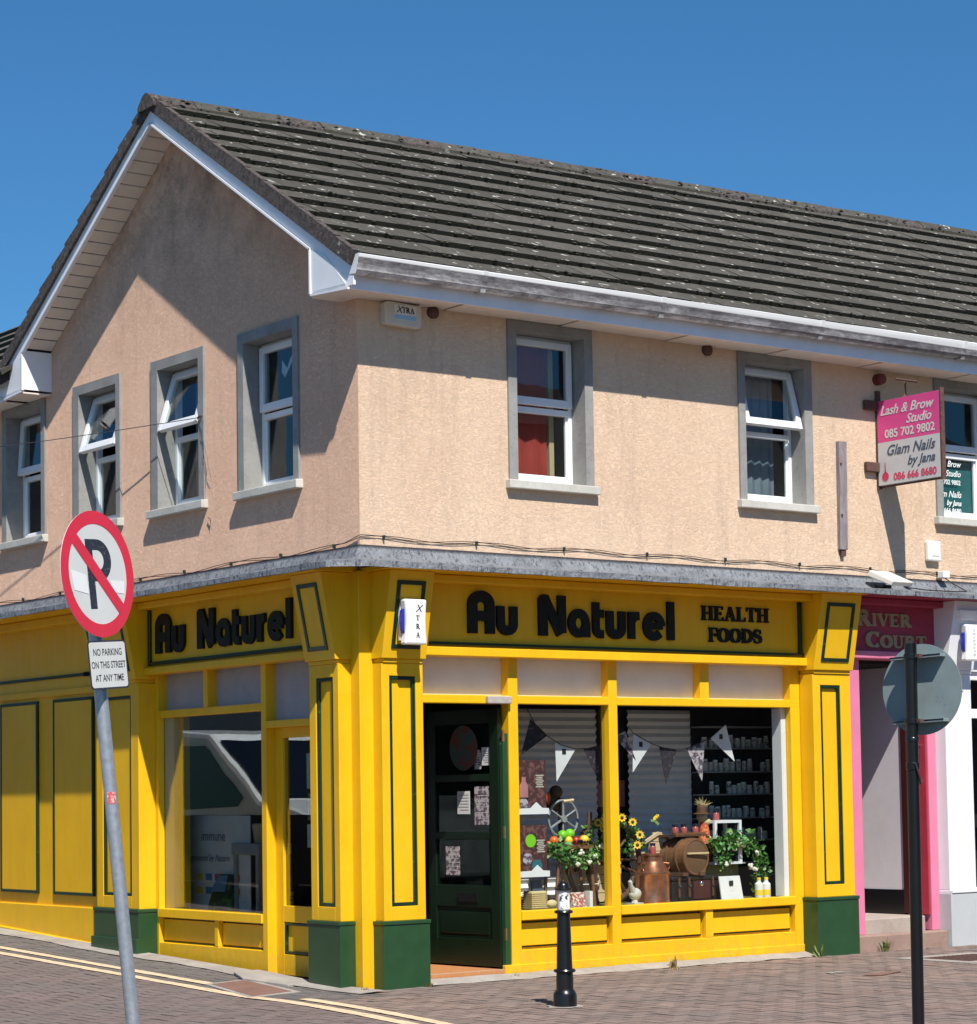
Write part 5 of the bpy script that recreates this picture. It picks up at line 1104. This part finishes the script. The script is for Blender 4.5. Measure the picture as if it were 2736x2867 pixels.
t = thing('food_sack', 'green printed sack leaning in the side window', 'sack', (.24, 2.6, .59)); q.build('sack', 'greybag', t, bev=.012); MB().hexa([(.195, 2.46, .78), (.195, 2.70, .78), (.2, 2.70, .78), (.2, 2.46, .78), (.23, 2.46, .92), (.23, 2.62, .92), (.235, 2.62, .92), (.235, 2.46, .92)]).build('label_panel', 'bagblue', t)
for i in range(5): 
    o = MB().box(.45, .60, 1.98-.0, 2.20, .586+i*.04, .620+i*.04); tag(o.build('packet', 'packA' if i % 2 else 'lemon', loc=(.5, 2.1, .59+i*.04)), 'packet in the pile under the grey stool, layer %s' % ('lowest', 'second lowest', 'middle', 'second highest', 'topmost')[i], 'packet', 'packets piled under the stool')

# ------------------------------------------------------------------ alarms, lamps, signs on the walls
t = thing('alarm_box', 'aged cream alarm box with blue label under the front eaves', 'alarm box', (.39, 0, 5.33))
q = MB(); q.prism([(.215, -.0, 5.36), (.235, 0, 5.345), (.555, 0, 5.335), (.575, 0, 5.37), (.565, 0, 5.545), (.545, 0, 5.52), (.24, 0, 5.53), (.215, 0, 5.515)], (0, -.085, 0)); q.build('case', 'oldplastic', t, bev=.014)
MB().box(.30, .515, -.089, -.0865, 5.385, 5.505).build('label_plate', 'paper', t); MB().box(.303, .512, -.091, -.0895, 5.39, 5.425).build('label_band', 'skyblue', t)
serif_word('TRA', (.375, -.0895, 5.445), AXF, UPZ, .12, .045, t, 'print_black', .001, name='lettering', single=True); text_mesh('X', .085, .001, (.315, -.0897, 5.44), AXF, UPZ, 'print_black', t, 'lettering', 'LEFT', .3)
def alarm_vertical(x0, x1, z0, z1, d, lab, txt, tm, cm='plastic'):
    t = thing('alarm_box', lab, 'alarm box', ((x0+x1)/2, -d, z0)); w_ = x1-x0; q = MB()
    N = 12; L_ = []; 
    for i in range(N+1):
        f = i/N; z = z0+(z1-z0)*f; sq = .018*math.sin(f*math.pi); L_.append((x0+.02+sq, z, x1-sq*.6))
    poly = [(a, -d, z) for a, z, b in L_]+[(b, -d, z) for a, z, b in L_[::-1]]
    q.prism(poly, (0, -.075, 0)); q.build('case', cm, t, bev=.016)
    MB().prism([(x0+.035, -d-.008, z0+.08), (x0+.016, -d-.008, z0+.11), (x0+.010, -d-.008, (z0+z1)/2), (x0+.016, -d-.008, z1-.09), (x0+.035, -d-.008, z1-.07)], (0, -.045, 0)).build('strobe_lens', 'blue', t, bev=.008)
    xc = (x0+x1)/2+.025
    if txt:
        text_mesh('X', .082, .001, (xc-.02, -d-.0760, z0+.255), AXF, UPZ, tm, t, 'lettering', 'LEFT', .3)
        for k, c in enumerate('TRA'): serif_word(c, (xc-.018, -d-.0755, z0+.19-k*.066), AXF, UPZ, .034, .038, t, tm, .001, name='lettering', single=True)
    else:
        for k in range(8): MB().box(xc-.018+(k % 2)*.006, xc+.018-(k % 3)*.005, -d-.077, -d-.0755, z0+.05+k*.033, z0+.068+k*.033).build('lettering', 'signgrey', t)
    return t
alarm_vertical(.13, .365, 2.765, 3.12, .315, 'white curved alarm box with a blue lens on the yellow corner console', True, 'print_black')
# shift handled below for the white shop
MB().box(.16, .345, -.314, -.285, 2.80, 3.09).build('mount', 'plastic', bpy.data.objects['alarm_box.001'])
t = thing('timber_batten', 'weathered grey timber batten fixed upright on the peach wall', 'timber batten', (5.38, 0, 3.8))
MB().hexa([(5.325, -.04, 3.80), (5.425, -.04, 3.80), (5.425, -.001, 3.80), (5.325, -.001, 3.80), (5.335, -.045, 4.81), (5.435, -.045, 4.81), (5.435, -.001, 4.81), (5.335, -.001, 4.81)]).build('board', 'timber', t, bev=.003)
for z in (4.60, 4.12): MB().lathe((5.35, -.042, z), [(.012, 0), (.010, .012)], 8, (0, -1, 0)).build('bolt', 'rust', t)
MB().box(5.35, 5.39, -.03, -.002, 3.735, 3.799).build('fixing_block', 'rust', t)
# projecting salon sign
t = thing('projecting_sign', 'pink and grey hanging salon sign on rusty brackets', 'sign', (5.88, -.4, 4.4))
MB().box(5.87, 5.905, -.80, -.03, 4.425, 5.225).build('panel', 'discback', t)
MB().box(5.866, 5.869, -.798, -.032, 4.83, 5.223).build('pink_face', 'hotpink', t); MB().box(5.866, 5.869, -.798, -.032, 4.427, 4.829).build('grey_face', 'signgrey', t)
q = MB()
for (y0, y1, z0, z1) in ((-.82, -.80, 4.40, 5.25), (-.03, -.005, 4.40, 5.33)): q.box(5.868, 5.918, y0, y1, z0, z1)
q.box(5.906, 5.918, -.80, -.03, 4.41, 4.43); q.box(5.906, 5.918, -.80, -.03, 5.20, 5.22); q.build('frame', 'rust', t)
for z in (5.14, 4.555): MB().box(5.70, 5.868, -.05, -.005, z, z+.09).build('wall_bracket', 'rust', t, bev=.006)
for txt, yr, z, sz, m_, sh, al in (('Lash & Brow', -.72, 5.085, .125, 'signwhite', .35, 'RIGHT'), ('Studio', -.70, 4.975, .12, 'signwhite', .35, 'RIGHT'), ('085 702 9802', -.745, 4.865, .112, 'signwhite', 0, 'RIGHT'),
                              ('Glam Nails', -.735, 4.70, .135, 'navy', .35, 'RIGHT'), ('by Jana', -.735, 4.585, .12, 'navy', .35, 'RIGHT'), ('086 666 8680', -.755, 4.46, .096, 'redprint', 0, 'RIGHT')):
    text_mesh(txt, sz, .001, (5.8645, yr, z), AXL, UPZ, m_, t, 'lettering', al, sh, .0022)
q = MB(); q.lathe((5.8645, -.12, 4.505), [(.042, 0), (.042, .0015)], 16, (-1, 0, 0)); q.prism([(5.863, -.128, 4.54), (5.863, -.112, 4.54), (5.863, -.117, 4.64), (5.863, -.122, 4.64)], (.0012, 0, 0)); q.build('nail_bottle_print', 'redprint', t)
q = MB(); q.tube([(5.91, -.30, 5.20), (5.97, -.30, 5.26), (5.97, -.30, 5.39)], .013, 6); q.tube([(5.84, -.30, 5.40), (6.13, -.30, 5.40)], .011, 6); q.build('top_bracket', 'rust', t)
# flood light on the lead ledge, junction boxes
t = thing('flood_light', 'yellowed flood light lying on the lead ledge', 'flood light', (5.8, -.2, 3.5))
MB().hexa([(5.68, -.32, 3.455), (5.96, -.32, 3.455), (5.86, -.10, 3.56), (5.60, -.10, 3.56), (5.69, -.345, 3.495), (5.97, -.345, 3.495), (5.87, -.12, 3.615), (5.61, -.12, 3.615)]).build('housing', 'oldplastic', t, bev=.008); MB().box(5.70, 5.82, -.20, -.10, 3.45, 3.475).build('foot', 'black', t)
t = thing('junction_box', 'white meter box on the wall above the pink doorway', 'utility box', (6.6, 0, 3.75)); MB().box(6.50, 6.68, -.055, -.001, 3.75, 3.945).build('case', 'plastic', t, bev=.015); MB().box(6.55, 6.64, -.06, -.056, 3.80, 3.90).build('cover', 'white', t, bev=.002)
t = thing('junction_box', 'small white junction box standing on the lead ledge', 'utility box', (6.68, -.08, 3.6)); MB().box(6.63, 6.72, -.12, -.04, 3.585, 3.655).build('case', 'plastic', t, bev=.008); MB().tube([(6.67, -.10, 3.585), (6.68, -.2, 3.52), (6.69, -.35, 3.44), (6.5, -.40, 3.425), (6.1, -.42, 3.42), (5.9, -.30, 3.45)], .006, 5).build('cable', 'cable', t)
# festoon cable with clips along both walls
t = thing('festoon_cable', 'twisted thin cable with clips running above the lead ledge', 'cable', (0, 0, 3.63)); 
for ph in (0, 1.2):
    pts = []
    for i in range(0, 60): y = 12-12*i/59; pts.append((-.012, y, 3.585+.0*y+.018*math.sin(y*4+ph)+(.04 if y < .1 else 0)))
    for i in range(0, 130): x = 13*i/129; pts.append((x, -.014, 3.635+.014*math.sin(x*6.0+ph)-.0*x))
    MB().tube(pts, .0030, 4).build('strand', 'cable', t)
for i in range(14): x = .22+i*.92; MB().box(x-.006, x+.006, -.025, -.001, 3.62, 3.655).build('clip', 'bulb', t)
for i in range(8): y = .35+i*.8; MB().box(-.025, -.001, y-.007, y+.007, 3.575, 3.605).build('clip', 'bulb', t)
# overhead wire to the hook by the second gable window
t = thing('overhead_wire', 'thin overhead wire tied to a hook between the gable windows', 'wire', (0, 2.42, 4.91))
pts = []
for i in range(25):
    f = i/24; pts.append((-.03-1.0*f, 2.42+9.0*f, 4.915+.62*f-.10*math.sin(f*math.pi)))
MB().tube(pts, .004, 5).build('line', 'wire', t); MB().tube([(0, 2.40, 4.92), (-.04, 2.41, 4.93), (-.05, 2.44, 4.91)], .007, 5).build('hook', 'rust', t)
rn2 = random.Random(9)
for k in range(4):
    pts = [(-.04, 2.42, 4.92)]; 
    for i in range(6): p = pts[-1]; pts.append((-.02-.02*rn2.random(), p[1]+rn2.uniform(-.02, .02)-(.015 if k < 2 else -.012), p[2]-(.0 if k > 1 else .09)+rn2.uniform(-.015, .015)))
    MB().tube(pts, .0022, 4).build('loose_end', 'wire', t)
MB().tube([(-.012, 2.30, 3.94), (-.02, 2.27, 4.0), (-.015, 2.33, 4.03)], .004, 4).build('loose_end', 'wire', t)

# ------------------------------------------------------------------ pink doorway and white shop
PS = thing('pink_doorway', 'pink painted narrow doorway front with gilt lettering beside the yellow shop', 'shopfront', (5.9, 0, .1))
MB().box(5.285, 5.518, -.05, .16, .245, 2.84).build('door_post', 'pink', PS, bev=.006)
MB().box(6.418, 6.527, -.05, .26, .245, 2.84).build('door_post', 'pink', PS, bev=.006)
MB().box(5.285, 6.527, -.13, .12, 2.79, 2.862).build('sign_rail', 'pink', PS, bev=.01)
MB().box(5.285, 6.527, -.07, .12, 2.863, 3.35).build('sign_board', 'magenta', PS); MB().box(5.285, 6.527, -.20, -.071, 3.285, 3.349).build('cornice', 'magenta', PS, bev=.01)
MB().box(5.272, 14, -.46, -.02, 3.351, 3.38).build('flashing_board', 'magenta', PS)
serif_word('RIVER', (5.46, -.0705, 3.10), AXF, UPZ, .74, .115, PS, 'gold', .016, 1.25); serif_word('COURT', (5.585, -.0705, 2.90), AXF, UPZ, .82, .115, PS, 'gold', .016, 1.25)
q = MB(); q.box(6.398, 6.416, -.035, .20, .39, 2.72); dd = q.build('red_door', 'crimson', PS, bev=.004); MB().tube([(6.355, .03, 1.62), (6.355, .03, 2.02)], .010, 8).build('handle', 'chrome', dd)
for z in (1.65, 1.99): MB().tube([(6.397, .03, z), (6.355, .03, z)], .008, 6).build('handle_mount', 'chrome', dd)
MB().box(6.385, 6.42, .205, .27, .40, 2.75).build('door_frame', 'shaded_red', PS)
MB().box(6.40, 6.44, .272, 2.2, .62, 2.75).build('corridor_wall', 'corridor', PS); MB().box(6.39, 6.44, .272, 2.2, .385, .617).build('corridor_skirting', 'black', PS)
MB().box(5.36, 5.40, .17, 2.2, .385, 2.75).build('corridor_wall', 'corridor', PS); MB().box(5.36, 6.44, 2.2, 2.24, .385, 2.75).build('corridor_wall', 'magenta', PS); MB().box(5.36, 6.6, .165, 2.2, 2.76, 2.80).build('corridor_ceiling', 'dark', PS)
MB().box(6.388, 6.399, 1.02, 1.14, 1.35, 1.50).build('wall_socket', 'plastic', PS)
MB().box(5.285, 6.512, -.155, .0, .03, .245).build('step', 'redstep', PS, bev=.012)
MB().box(5.52, 6.38, .001, 2.2, .08, .385).build('step', 'step', PS, bev=.012)
WS = thing('white_shopfront', 'white painted shopfront with grey plinth at the right edge', 'shopfront', (6.9, 0, .1))
q = MB(); q.box(6.53, 6.61, -.18, .12, .62, 2.665); q.box(6.80, 6.90, -.18, .12, .62, 2.665); q.box(6.61, 6.80, -.18, .12, .62, .73); q.box(6.61, 6.80, -.18, .12, 2.50, 2.665); pw = q.build('pilaster', 'white', WS, bev=.006)
MB().box(6.61, 6.80, -.155, .1, .73, 2.50).build('recessed_panel', 'white', pw); q = MB(); 
for (a, b_, c, e) in ((6.61, 6.635, .73, 2.50), (6.775, 6.80, .73, 2.50), (6.635, 6.775, .73, .755), (6.635, 6.775, 2.475, 2.50)): q.box(a, b_, -.170, -.15, c, e)
q.build('moulding', 'white', pw, bev=.006)
MB().box(6.515, 6.915, -.205, .1, .04, .59).build('plinth', 'grey', WS, bev=.006); MB().box(6.529, 6.922, -.215, .1, .591, .62).build('plinth_cap', 'white', WS, bev=.006)
q = MB(); zb, zt = 2.70, 3.349; q.hexa([(6.529, 0, zb), (6.91, 0, zb), (6.91, -.21, zb), (6.529, -.21, zb), (6.529, 0, zt), (6.91, 0, zt), (6.91, -.345, zt), (6.529, -.345, zt)]); q.box(6.535, 6.895, -.195, 0, 2.666, 2.699)
cw = q.build('console', 'white', WS, bev=.006); q = MB(); q.hexa([(6.60, -.20, 3.17), (6.86, -.20, 3.17), (6.86, -.335, 3.17), (6.60, -.335, 3.17), (6.57, -.20, 3.26), (6.89, -.20, 3.26), (6.89, -.37, 3.26), (6.57, -.37, 3.26)]); q.build('console_cap', 'white', cw, bev=.006)
q = MB(); q.box(6.91, 7.0, -.03, .08, .10, 2.70); q.box(7.0, 12, -.03, .08, 2.25, 2.34); q.box(7.0, 12, -.03, .08, 2.62, 2.70); q.box(7.0, 12, -.03, .08, .05, .62); [q.box(x, x+.07, -.028, .078, .621, 2.249) for x in (8.2, 9.5, 10.8)]; q.build('window_frame', 'white', WS, bev=.005)
MB().box(7.0, 12, .03, .036, .62, 2.25).build('pane', 'glass', WS); MB().box(7.0, 12, .03, .036, 2.34, 2.62).build('pane', 'glass', WS); MB().box(6.92, 12, -.06, .1, 2.701, 3.35).build('sign_board', 'white', WS); MB().box(6.93, 12, .9, .92, .1, 2.7).build('inner_wall', 'dark', WS); MB().box(6.93, 6.95, .1, .9, .1, 2.7).build('inner_wall', 'dark', WS)
alarm_vertical(6.61, 6.83, 2.78, 3.125, .30, 'white curved alarm box with a blue lens on the white console', False, 'signgrey')

# ------------------------------------------------------------------ bollard
t = thing('bollard', 'black cast iron bollard with a torn white sticker in front of the shop', 'bollard', (.10, -2.35, .095)); bc = (.10, -2.35, .09)
MB().lathe(bc, [(.083, 0), (.083, .088), (.079, .104), (.066, .124), (.060, .130), (.061, .20), (.058, .243)], 28).build('base', 'black', t)
MB().lathe((bc[0], bc[1], bc[2]+.2435), [(.058, 0), (.074, .006), (.079, .015), (.074, .024), (.056, .030)], 28).build('ring', 'black', t)
MB().lathe((bc[0], bc[1], bc[2]+.274), [(.056, 0), (.046, .380)], 28).build('shaft', 'black', t)
MB().lathe((bc[0], bc[1], bc[2]+.6545), [(.046, 0), (.063, .006), (.067, .014), (.062, .023), (.047, .029)], 28).build('ring', 'black', t)
MB().lathe((bc[0], bc[1], bc[2]+.684), [(.0445, 0), (.0445, .133)], 28).build('collar', 'signgrey', t)
MB().lathe((bc[0], bc[1], bc[2]+.8175), [(.046, 0), (.059, .005), (.062, .012), (.056, .020), (.043, .024), (.041, .038), (.032, .054), (.014, .064), (.011, .070), (.001, .074)], 28).build('cap', 'black', t)
q = MB()
for i in range(13):
    a = math.radians(-165+i*11)
    for z, j in ((.690, 1), (.800-.015*math.sin(i), 1)): q.v.append((bc[0]+.0455*math.cos(a), bc[1]+.0455*math.sin(a), bc[2]+z))
for i in range(12): q.f.append((2*i, 2*i+2, 2*i+3, 2*i+1))
q.build('sticker', 'sticker', t)
mb = MB(); pts_ = [(bc[0]+(.13+.02*math.sin(k*2.3))*math.cos(k*.524), bc[1]+(.13+.02*math.cos(k*3.1))*math.sin(k*.524), .0985) for k in range(12)]; mb.prism(pts_, (0, 0, .003)); mb.build('mortar_collar', 'strip', t)

# ------------------------------------------------------------------ no-parking sign on a leaning galvanised pole
def camplane(u, v, dep): 
    d = FW+RT*((u-1368)/FPX)-UP*((v-1824.05)/FPX); return CP+d*dep
DPT = 11.0
pt_top = Vector((-5.1235, -5.2857, 2.80)); pt_bot = Vector((-4.867, -5.3306, .05)); pa = (pt_top-pt_bot).normalized()
sd_pole = thing('parking_sign_post', 'leaning galvanised pole with round no parking sign and plate', 'road sign', (-4.90, -5.31, .09))
pdir = pa
tt = Vector((.95, -.31, 0)); tt = Vector((.88, .47, 0)).normalized()
tx = (tt-pdir*tt.dot(pdir)).normalized(); nrm = pdir.cross(tx).normalized(); nrm = nrm if nrm.dot(CP-pt_top) > 0 else -nrm
MB().tube([tuple(pt_bot), tuple(pt_bot+pa*1.2), tuple(pt_top)], .0325, 20).build('pole', 'steel', sd_pole)
SC_ = Vector((-5.1125, -5.3116, 2.655))+nrm*.035; RD = .30
def disc(c, r0_, r1, th, ax, u_, v_, n=56):
    q = MB(); b = len(q.v)
    for k in range(n):
        a = 2*math.pi*k/n; d = u_*math.cos(a)+v_*math.sin(a)
        for r_, h in ((r0_, 0), (r1, 0), (r1, th), (r0_, th)): q.v.append(tuple(c+d*r_+ax*h))
    for k in range(n):
        a = b+k*4; e = b+((k+1) % n)*4
        for j in range(4): q.f.append((a+j, e+j, e+(j+1) % 4, a+(j+1) % 4))
    return q
def solid_disc(c, r_, th, ax, u_, v_, n=56):
    q = MB(); q.prism([tuple(c+(u_*math.cos(6.28318*k/n)+v_*math.sin(6.28318*k/n))*r_) for k in range(n)], tuple(ax*th)); return q
vx = pdir
solid_disc(SC_, RD, .003, nrm, tx, vx).build('disc', 'signwhite', sd_pole)
disc(SC_+nrm*.0032, .238, .3005, .001, nrm, tx, vx).build('red_ring', 'red', sd_pole)
def inplane(c, pts, ax, th, u_, v_): q = MB(); q.prism([tuple(c+u_*a+v_*b_) for a, b_ in pts], tuple(ax*th)); return q
# P: stem and bowl, then the slash above it
P1 = inplane(SC_+nrm*.0032, [(-.085, -.165), (-.030, -.165), (-.030, .165), (-.085, .165)], nrm, .0006, tx, vx); P1.build('symbol_print', 'ink', sd_pole)
q = MB(); A_ = [(math.radians(90-180*k/16)) for k in range(17)]
out_ = [(.01+.11*math.cos(a)*1.0, .065+.10*math.sin(a)) for a in A_]; inn = [(.005+.052*math.cos(a), .065+.048*math.sin(a)) for a in A_]
b0 = 0
for (o_, i_) in zip(out_, inn):
    for p_ in (o_, i_):
        q.v.append(tuple(SC_+nrm*.0033+tx*p_[0]+vx*p_[1])); 
for k in range(16): q.f.append((2*k, 2*k+1, 2*k+3, 2*k+2))
q.v += [tuple(SC_+nrm*.0033+tx*a+vx*b_) for a, b_ in ((-.0295, .165), (-.0295, .113), (.005, .113), (.01, .165), (-.0295, .017), (-.0295, -.035), (.01, -.035), (.005, .017))]; b0 = 34
q.f += [(b0, b0+1, b0+2, b0+3), (b0+4, b0+5, b0+6, b0+7)]; q.build('symbol_print', 'ink', sd_pole)
s45 = [(-.235, .155), (-.185, .205), (.2, -.17), (.155, -.215)]
s45 = [(-.192, .145), (-.150, .190), (.192, -.145), (.150, -.190)]
inplane(SC_+nrm*.0046, s45, nrm, .0006, tx, vx).build('slash', 'red', sd_pole)
inplane(SC_+nrm*.0040, [(-.222, .02), (-.10, -.005), (-.092, -.095), (-.205, -.075)], nrm, .0005, tx, vx).build('tape_patch', 'patch', sd_pole)
inplane(SC_+nrm*.0040, [(.10, -.03), (.215, -.035), (.205, -.095), (.105, -.085)], nrm, .0005, tx, vx).build('tape_patch', 'patch', sd_pole)
pc = Vector((-5.062, -5.3105, 2.228))+nrm*.038; hw, hh = .158, .115
def rrect(hw, hh, r_, n=5):
    o = []
    for cx, cy, a0 in ((hw-r_, hh-r_, 0), (-hw+r_, hh-r_, 90), (-hw+r_, -hh+r_, 180), (hw-r_, -hh+r_, 270)):
        for k in range(n+1): a = math.radians(a0+90*k/n); o.append((cx+r_*math.cos(a), cy+r_*math.sin(a)))
    return o
inplane(pc, rrect(hw, hh, .02), nrm, .003, tx, vx).build('plate_rim', 'ink', sd_pole)
inplane(pc+nrm*.0032, rrect(hw-.008, hh-.008, .016), nrm, .0006, tx, vx).build('plate', 'signwhite', sd_pole)
for txt, dy, sz, sx_ in (('NO PARKING', .044, .046, .86), ('ON THIS STREET', -.016, .046, .83), ('AT ANY TIME', -.078, .046, .86)):
    text_mesh(txt, sz, .0005, tuple(pc+nrm*.0039+vx*dy), tx if tx.cross(vx).dot(nrm) > 0 else -tx, vx, 'print_black', sd_pole, 'lettering', 'CENTER', 0, .0004, sx_)
for h in (2.82-.02, 2.52, 2.27, 2.17):
    c = pt_bot+pa*(h-.05); MB().lathe(tuple(c-pa*.012), [(.034, 0), (.038, .004), (.038, .022), (.034, .026)], 16, pa).build('clamp', 'steel', sd_pole)
q = MB(); c = pt_bot+pa*1.56
for k in range(5):
    a = math.radians(-150+k*18)
    for h in (-.028, .028): q.v.append(tuple(c+pa*h+Vector((math.cos(a), math.sin(a), 0))*.0335))
for k in range(4): q.f.append((2*k, 2*k+2, 2*k+3, 2*k+1))
q.build('sticker', 'pinksticker', sd_pole)
# ------------------------------------------------------------------ black pole with a round sign seen from behind
RP = thing('round_sign_post', 'black pole with a round sign seen from behind, at the right', 'road sign', (-1.608, -7.228, .09))
p0, p1 = Vector((-1.608, -7.228, .02)), Vector((-1.653, -7.287, 2.301)); MB().tube([tuple(p0), tuple(p1)], .030, 22).build('pole', 'black', RP)
pd2 = (p1-p0).normalized(); t2 = Vector((.19, -.98, .03)).normalized(); n2 = Vector((.98, .19, 0)); n2 = (n2-t2*n2.dot(t2)).normalized(); v2 = t2.cross(n2).normalized(); v2 = v2 if v2.z > 0 else -v2
dc = Vector((-1.640, -7.284, 2.076))+n2*.082
solid_disc(dc, .226, .004, n2, t2, v2).build('disc', 'discback', RP)
for h in (.160, -.160):
    c = dc+v2*h; L_ = math.sqrt(.221**2-h*h)-.008
    q = MB(); q.prism([tuple(c-n2*.050+t2*s_+v2*k) for s_, k in ((-L_, -.008), (L_, -.008), (L_, .008), (-L_, .008))], tuple(n2*.0495)); q.build('channel', 'discback', RP, bev=.0015)
    q = MB(); q.prism([tuple(c-n2*.0515+t2*s_+v2*k) for s_, k in ((-L_, .001), (L_, .001), (L_, .0075), (-L_, .0075))], tuple(n2*.001)); q.build('channel_slot', 'black', RP)
    zc = 2.076+h; MB().lathe(tuple(p0+pd2*(zc-.03)), [(.033, 0), (.036, .003), (.036, .022), (.033, .025)], 18, pd2).build('clamp', 'black', RP)
    cb = p0+pd2*(zc-.018)+t2*.045; MB().box(cb.x-.014, cb.x+.014, cb.y-.014, cb.y+.014, cb.z-.008, cb.z+.008).build('clamp_bolt', 'rust', RP)
for hh, r_ in ((1.66, .0345), (1.80, .0335)): MB().lathe(tuple(p0+pd2*hh), [(.031, 0), (r_, .003), (r_, .016 if hh > 1.7 else .034), (.031, .02 if hh > 1.7 else .038)], 18, pd2).build('clamp', 'black', RP)
MB().tube([tuple(p0+pd2*1.69+Vector((-.02, -.035, 0))), tuple(p0+pd2*1.62+Vector((.005, -.038, 0))), tuple(p0+pd2*1.58+Vector((.014, -.036, .01)))], .006, 6).build('loose_tie', 'cable', RP)

# ------------------------------------------------------------------ weeds
def weed(x, y, n, h, m_, lab, broad=False):
    q = MB(); z = gz(x, y)+.0
    for i in range(n):
        a = R.uniform(0, 6.28); l_ = h*R.uniform(.5, 1); ln = R.uniform(.2, .8); d = Vector((math.cos(a)*ln, math.sin(a)*ln, 1)).normalized(); s = Vector((-math.sin(a), math.cos(a), 0))*(.012 if broad else .004)
        b0 = Vector((x+R.gauss(0, .02), y+R.gauss(0, .012), z)); m1 = b0+d*l_*.55; e = b0+d*l_+Vector((0, 0, -.2*l_*ln))
        i0 = len(q.v); q.v += [tuple(b0-s*.4), tuple(b0+s*.4), tuple(m1+s), tuple(m1-s), tuple(e)]; q.f += [(i0, i0+1, i0+2, i0+3), (i0+3, i0+2, i0+4)]
    tag(q.build('weed', m_, loc=(x, y, z)), lab, 'weed')
weed(4.72, -.235, 10, .15, 'weed', 'broad leaved weed growing against the green base beside the pink doorway', True)
weed(5.62, -.19, 46, .17, 'weed', 'spiky green weed tuft growing at the foot of the red stone step')
weed(3.02, -.20, 14, .14, 'dryweed', 'dry brown weed at the foot of the yellow shop front', True)
weed(2.85, -.42, 30, .035, 'dryweed', 'low dry moss patch on the bricks below the shop window')
weed(-.16, -.24, 26, .05, 'dryweed', 'small dry weed at the foot of the yellow corner pier')
weed(.43, -.27, 16, .06, 'dryweed', 'tiny weed at the corner of the green base beside the door')
weed(1.40, -.10, 14, .06, 'weed', 'tiny green weed at the threshold by the door frame')

# ------------------------------------------------------------------ across the streets: what the glass reflects
t = thing('parked_van', 'white van parked in the side street, seen reflected in the side window', 'van', (-4.6, 9.0, .4))
def van():
    X0, X1 = -5.35, -3.4
    prof = [(13.2, .62), (13.2, 2.20), (12.9, 2.36), (9.2, 2.41), (8.35, 2.34), (7.25, 1.57), (6.45, 1.40), (6.2, 1.15), (6.15, .62)]
    MB().prism([(X0, y, z) for y, z in prof], (X1-X0, 0, 0)).build('body', 'vanwhite', t, bev=.06)
    for xs in (X1+.004, X0-.010):
        MB().prism([(xs, 9.15, 2.22), (xs, 8.42, 2.20), (xs, 7.62, 1.60), (xs, 7.75, 1.50), (xs, 9.15, 1.46)], (.006, 0, 0)).build('side_window', 'vandark', t)
        MB().prism([(xs, 10.9, 2.24), (xs, 9.25, 2.24), (xs, 9.25, 1.46), (xs, 10.9, 1.46)], (.006, 0, 0)).build('side_window', 'vandark', t)
        MB().prism([(xs, 12.7, 2.22), (xs, 11.0, 2.22), (xs, 11.0, 1.46), (xs, 12.7, 1.46)], (.006, 0, 0)).build('side_window', 'vandark', t)
    MB().hexa([(X0+.10, 8.20, 2.265), (X1-.07, 8.20, 2.265), (X1-.07, 8.17, 2.235), (X0+.10, 8.17, 2.235), (X0+.10, 7.27, 1.615), (X1-.07, 7.27, 1.615), (X1-.07, 7.26, 1.59), (X0+.10, 7.26, 1.59)]).build('windscreen', 'vandark', t)
    MB().box(X1+.003, X1+.012, 6.32, 13.15, .64, 1.40).build('shade_panel', 'tyre', t); MB().box(X0-.012, X0-.003, 6.32, 13.15, .64, 1.40).build('shade_panel', 'tyre', t)  # dark sheets added so the lower body reflects as if in shade
    for y in (7.0, 11.6):
        for x in (X0+.12, X1-.12):
            w_ = MB().lathe((x-.11, y, .68), [(.33, 0), (.33, .22)], 24, (1, 0, 0)).build('wheel', 'tyre', t); MB().lathe((x-.115, y, .68), [(.2, 0), (.2, .23)], 18, (1, 0, 0)).build('rim', 'chrome', w_)
    for x in (X0+.18, X1-.18): MB().ball((x, 6.22, 1.22), .14, 10, 1, .5, 1).build('headlight', 'chrome', t)
van()
def terrace(name, x0, x1, y0, y1, h, m_, lab, side):
    t = thing(name, lab, 'building', ((x0+x1)/2, (y0+y1)/2, .1)); MB().box(x0, x1, y0, y1, 0, h).build('wall', m_, t)
    if side == 'x':
        MB().prism([(x0-.2, y0-.2, h), (x1+.2, y0-.2, h), ((x0+x1)/2, y0-.2, h+1.8)], (0, y1-y0+.4, 0)).build('roof', 'slate', t)
        n = int((y1-y0)/2.6)
        for i in range(n):
            for z in (1.0, 3.9): y = y0+1+i*2.6; MB().box(x1+.002, x1+.03, y, y+1.0, z, z+1.5).build('window', 'vandark', t)
    else:
        MB().prism([(x0-.2, y0-.2, h), (x0-.2, y1+.2, h), (x0-.2, (y0+y1)/2, h+1.8)], (x1-x0+.4, 0, 0)).build('roof', 'slate', t)
        n = int((x1-x0)/2.6)
        for i in range(n):
            for z in (1.0, 3.9): x = x0+1+i*2.6; MB().box(x, x+1.0, y1+.002, y1+.03, z, z+1.5).build('window', 'vandark', t)
terrace('terraced_house', -15, -8.5, 4, 30, 5.4, 'plaster', 'plain plastered terrace across the side street, seen only in reflections', 'x')
terrace('terraced_house', -2, 40, -34, -26, 10.0, 'brickred', 'red brick terrace added across the front street, seen only in reflections', 'y')  # unseen; height raised so the upper front panes reflect dark
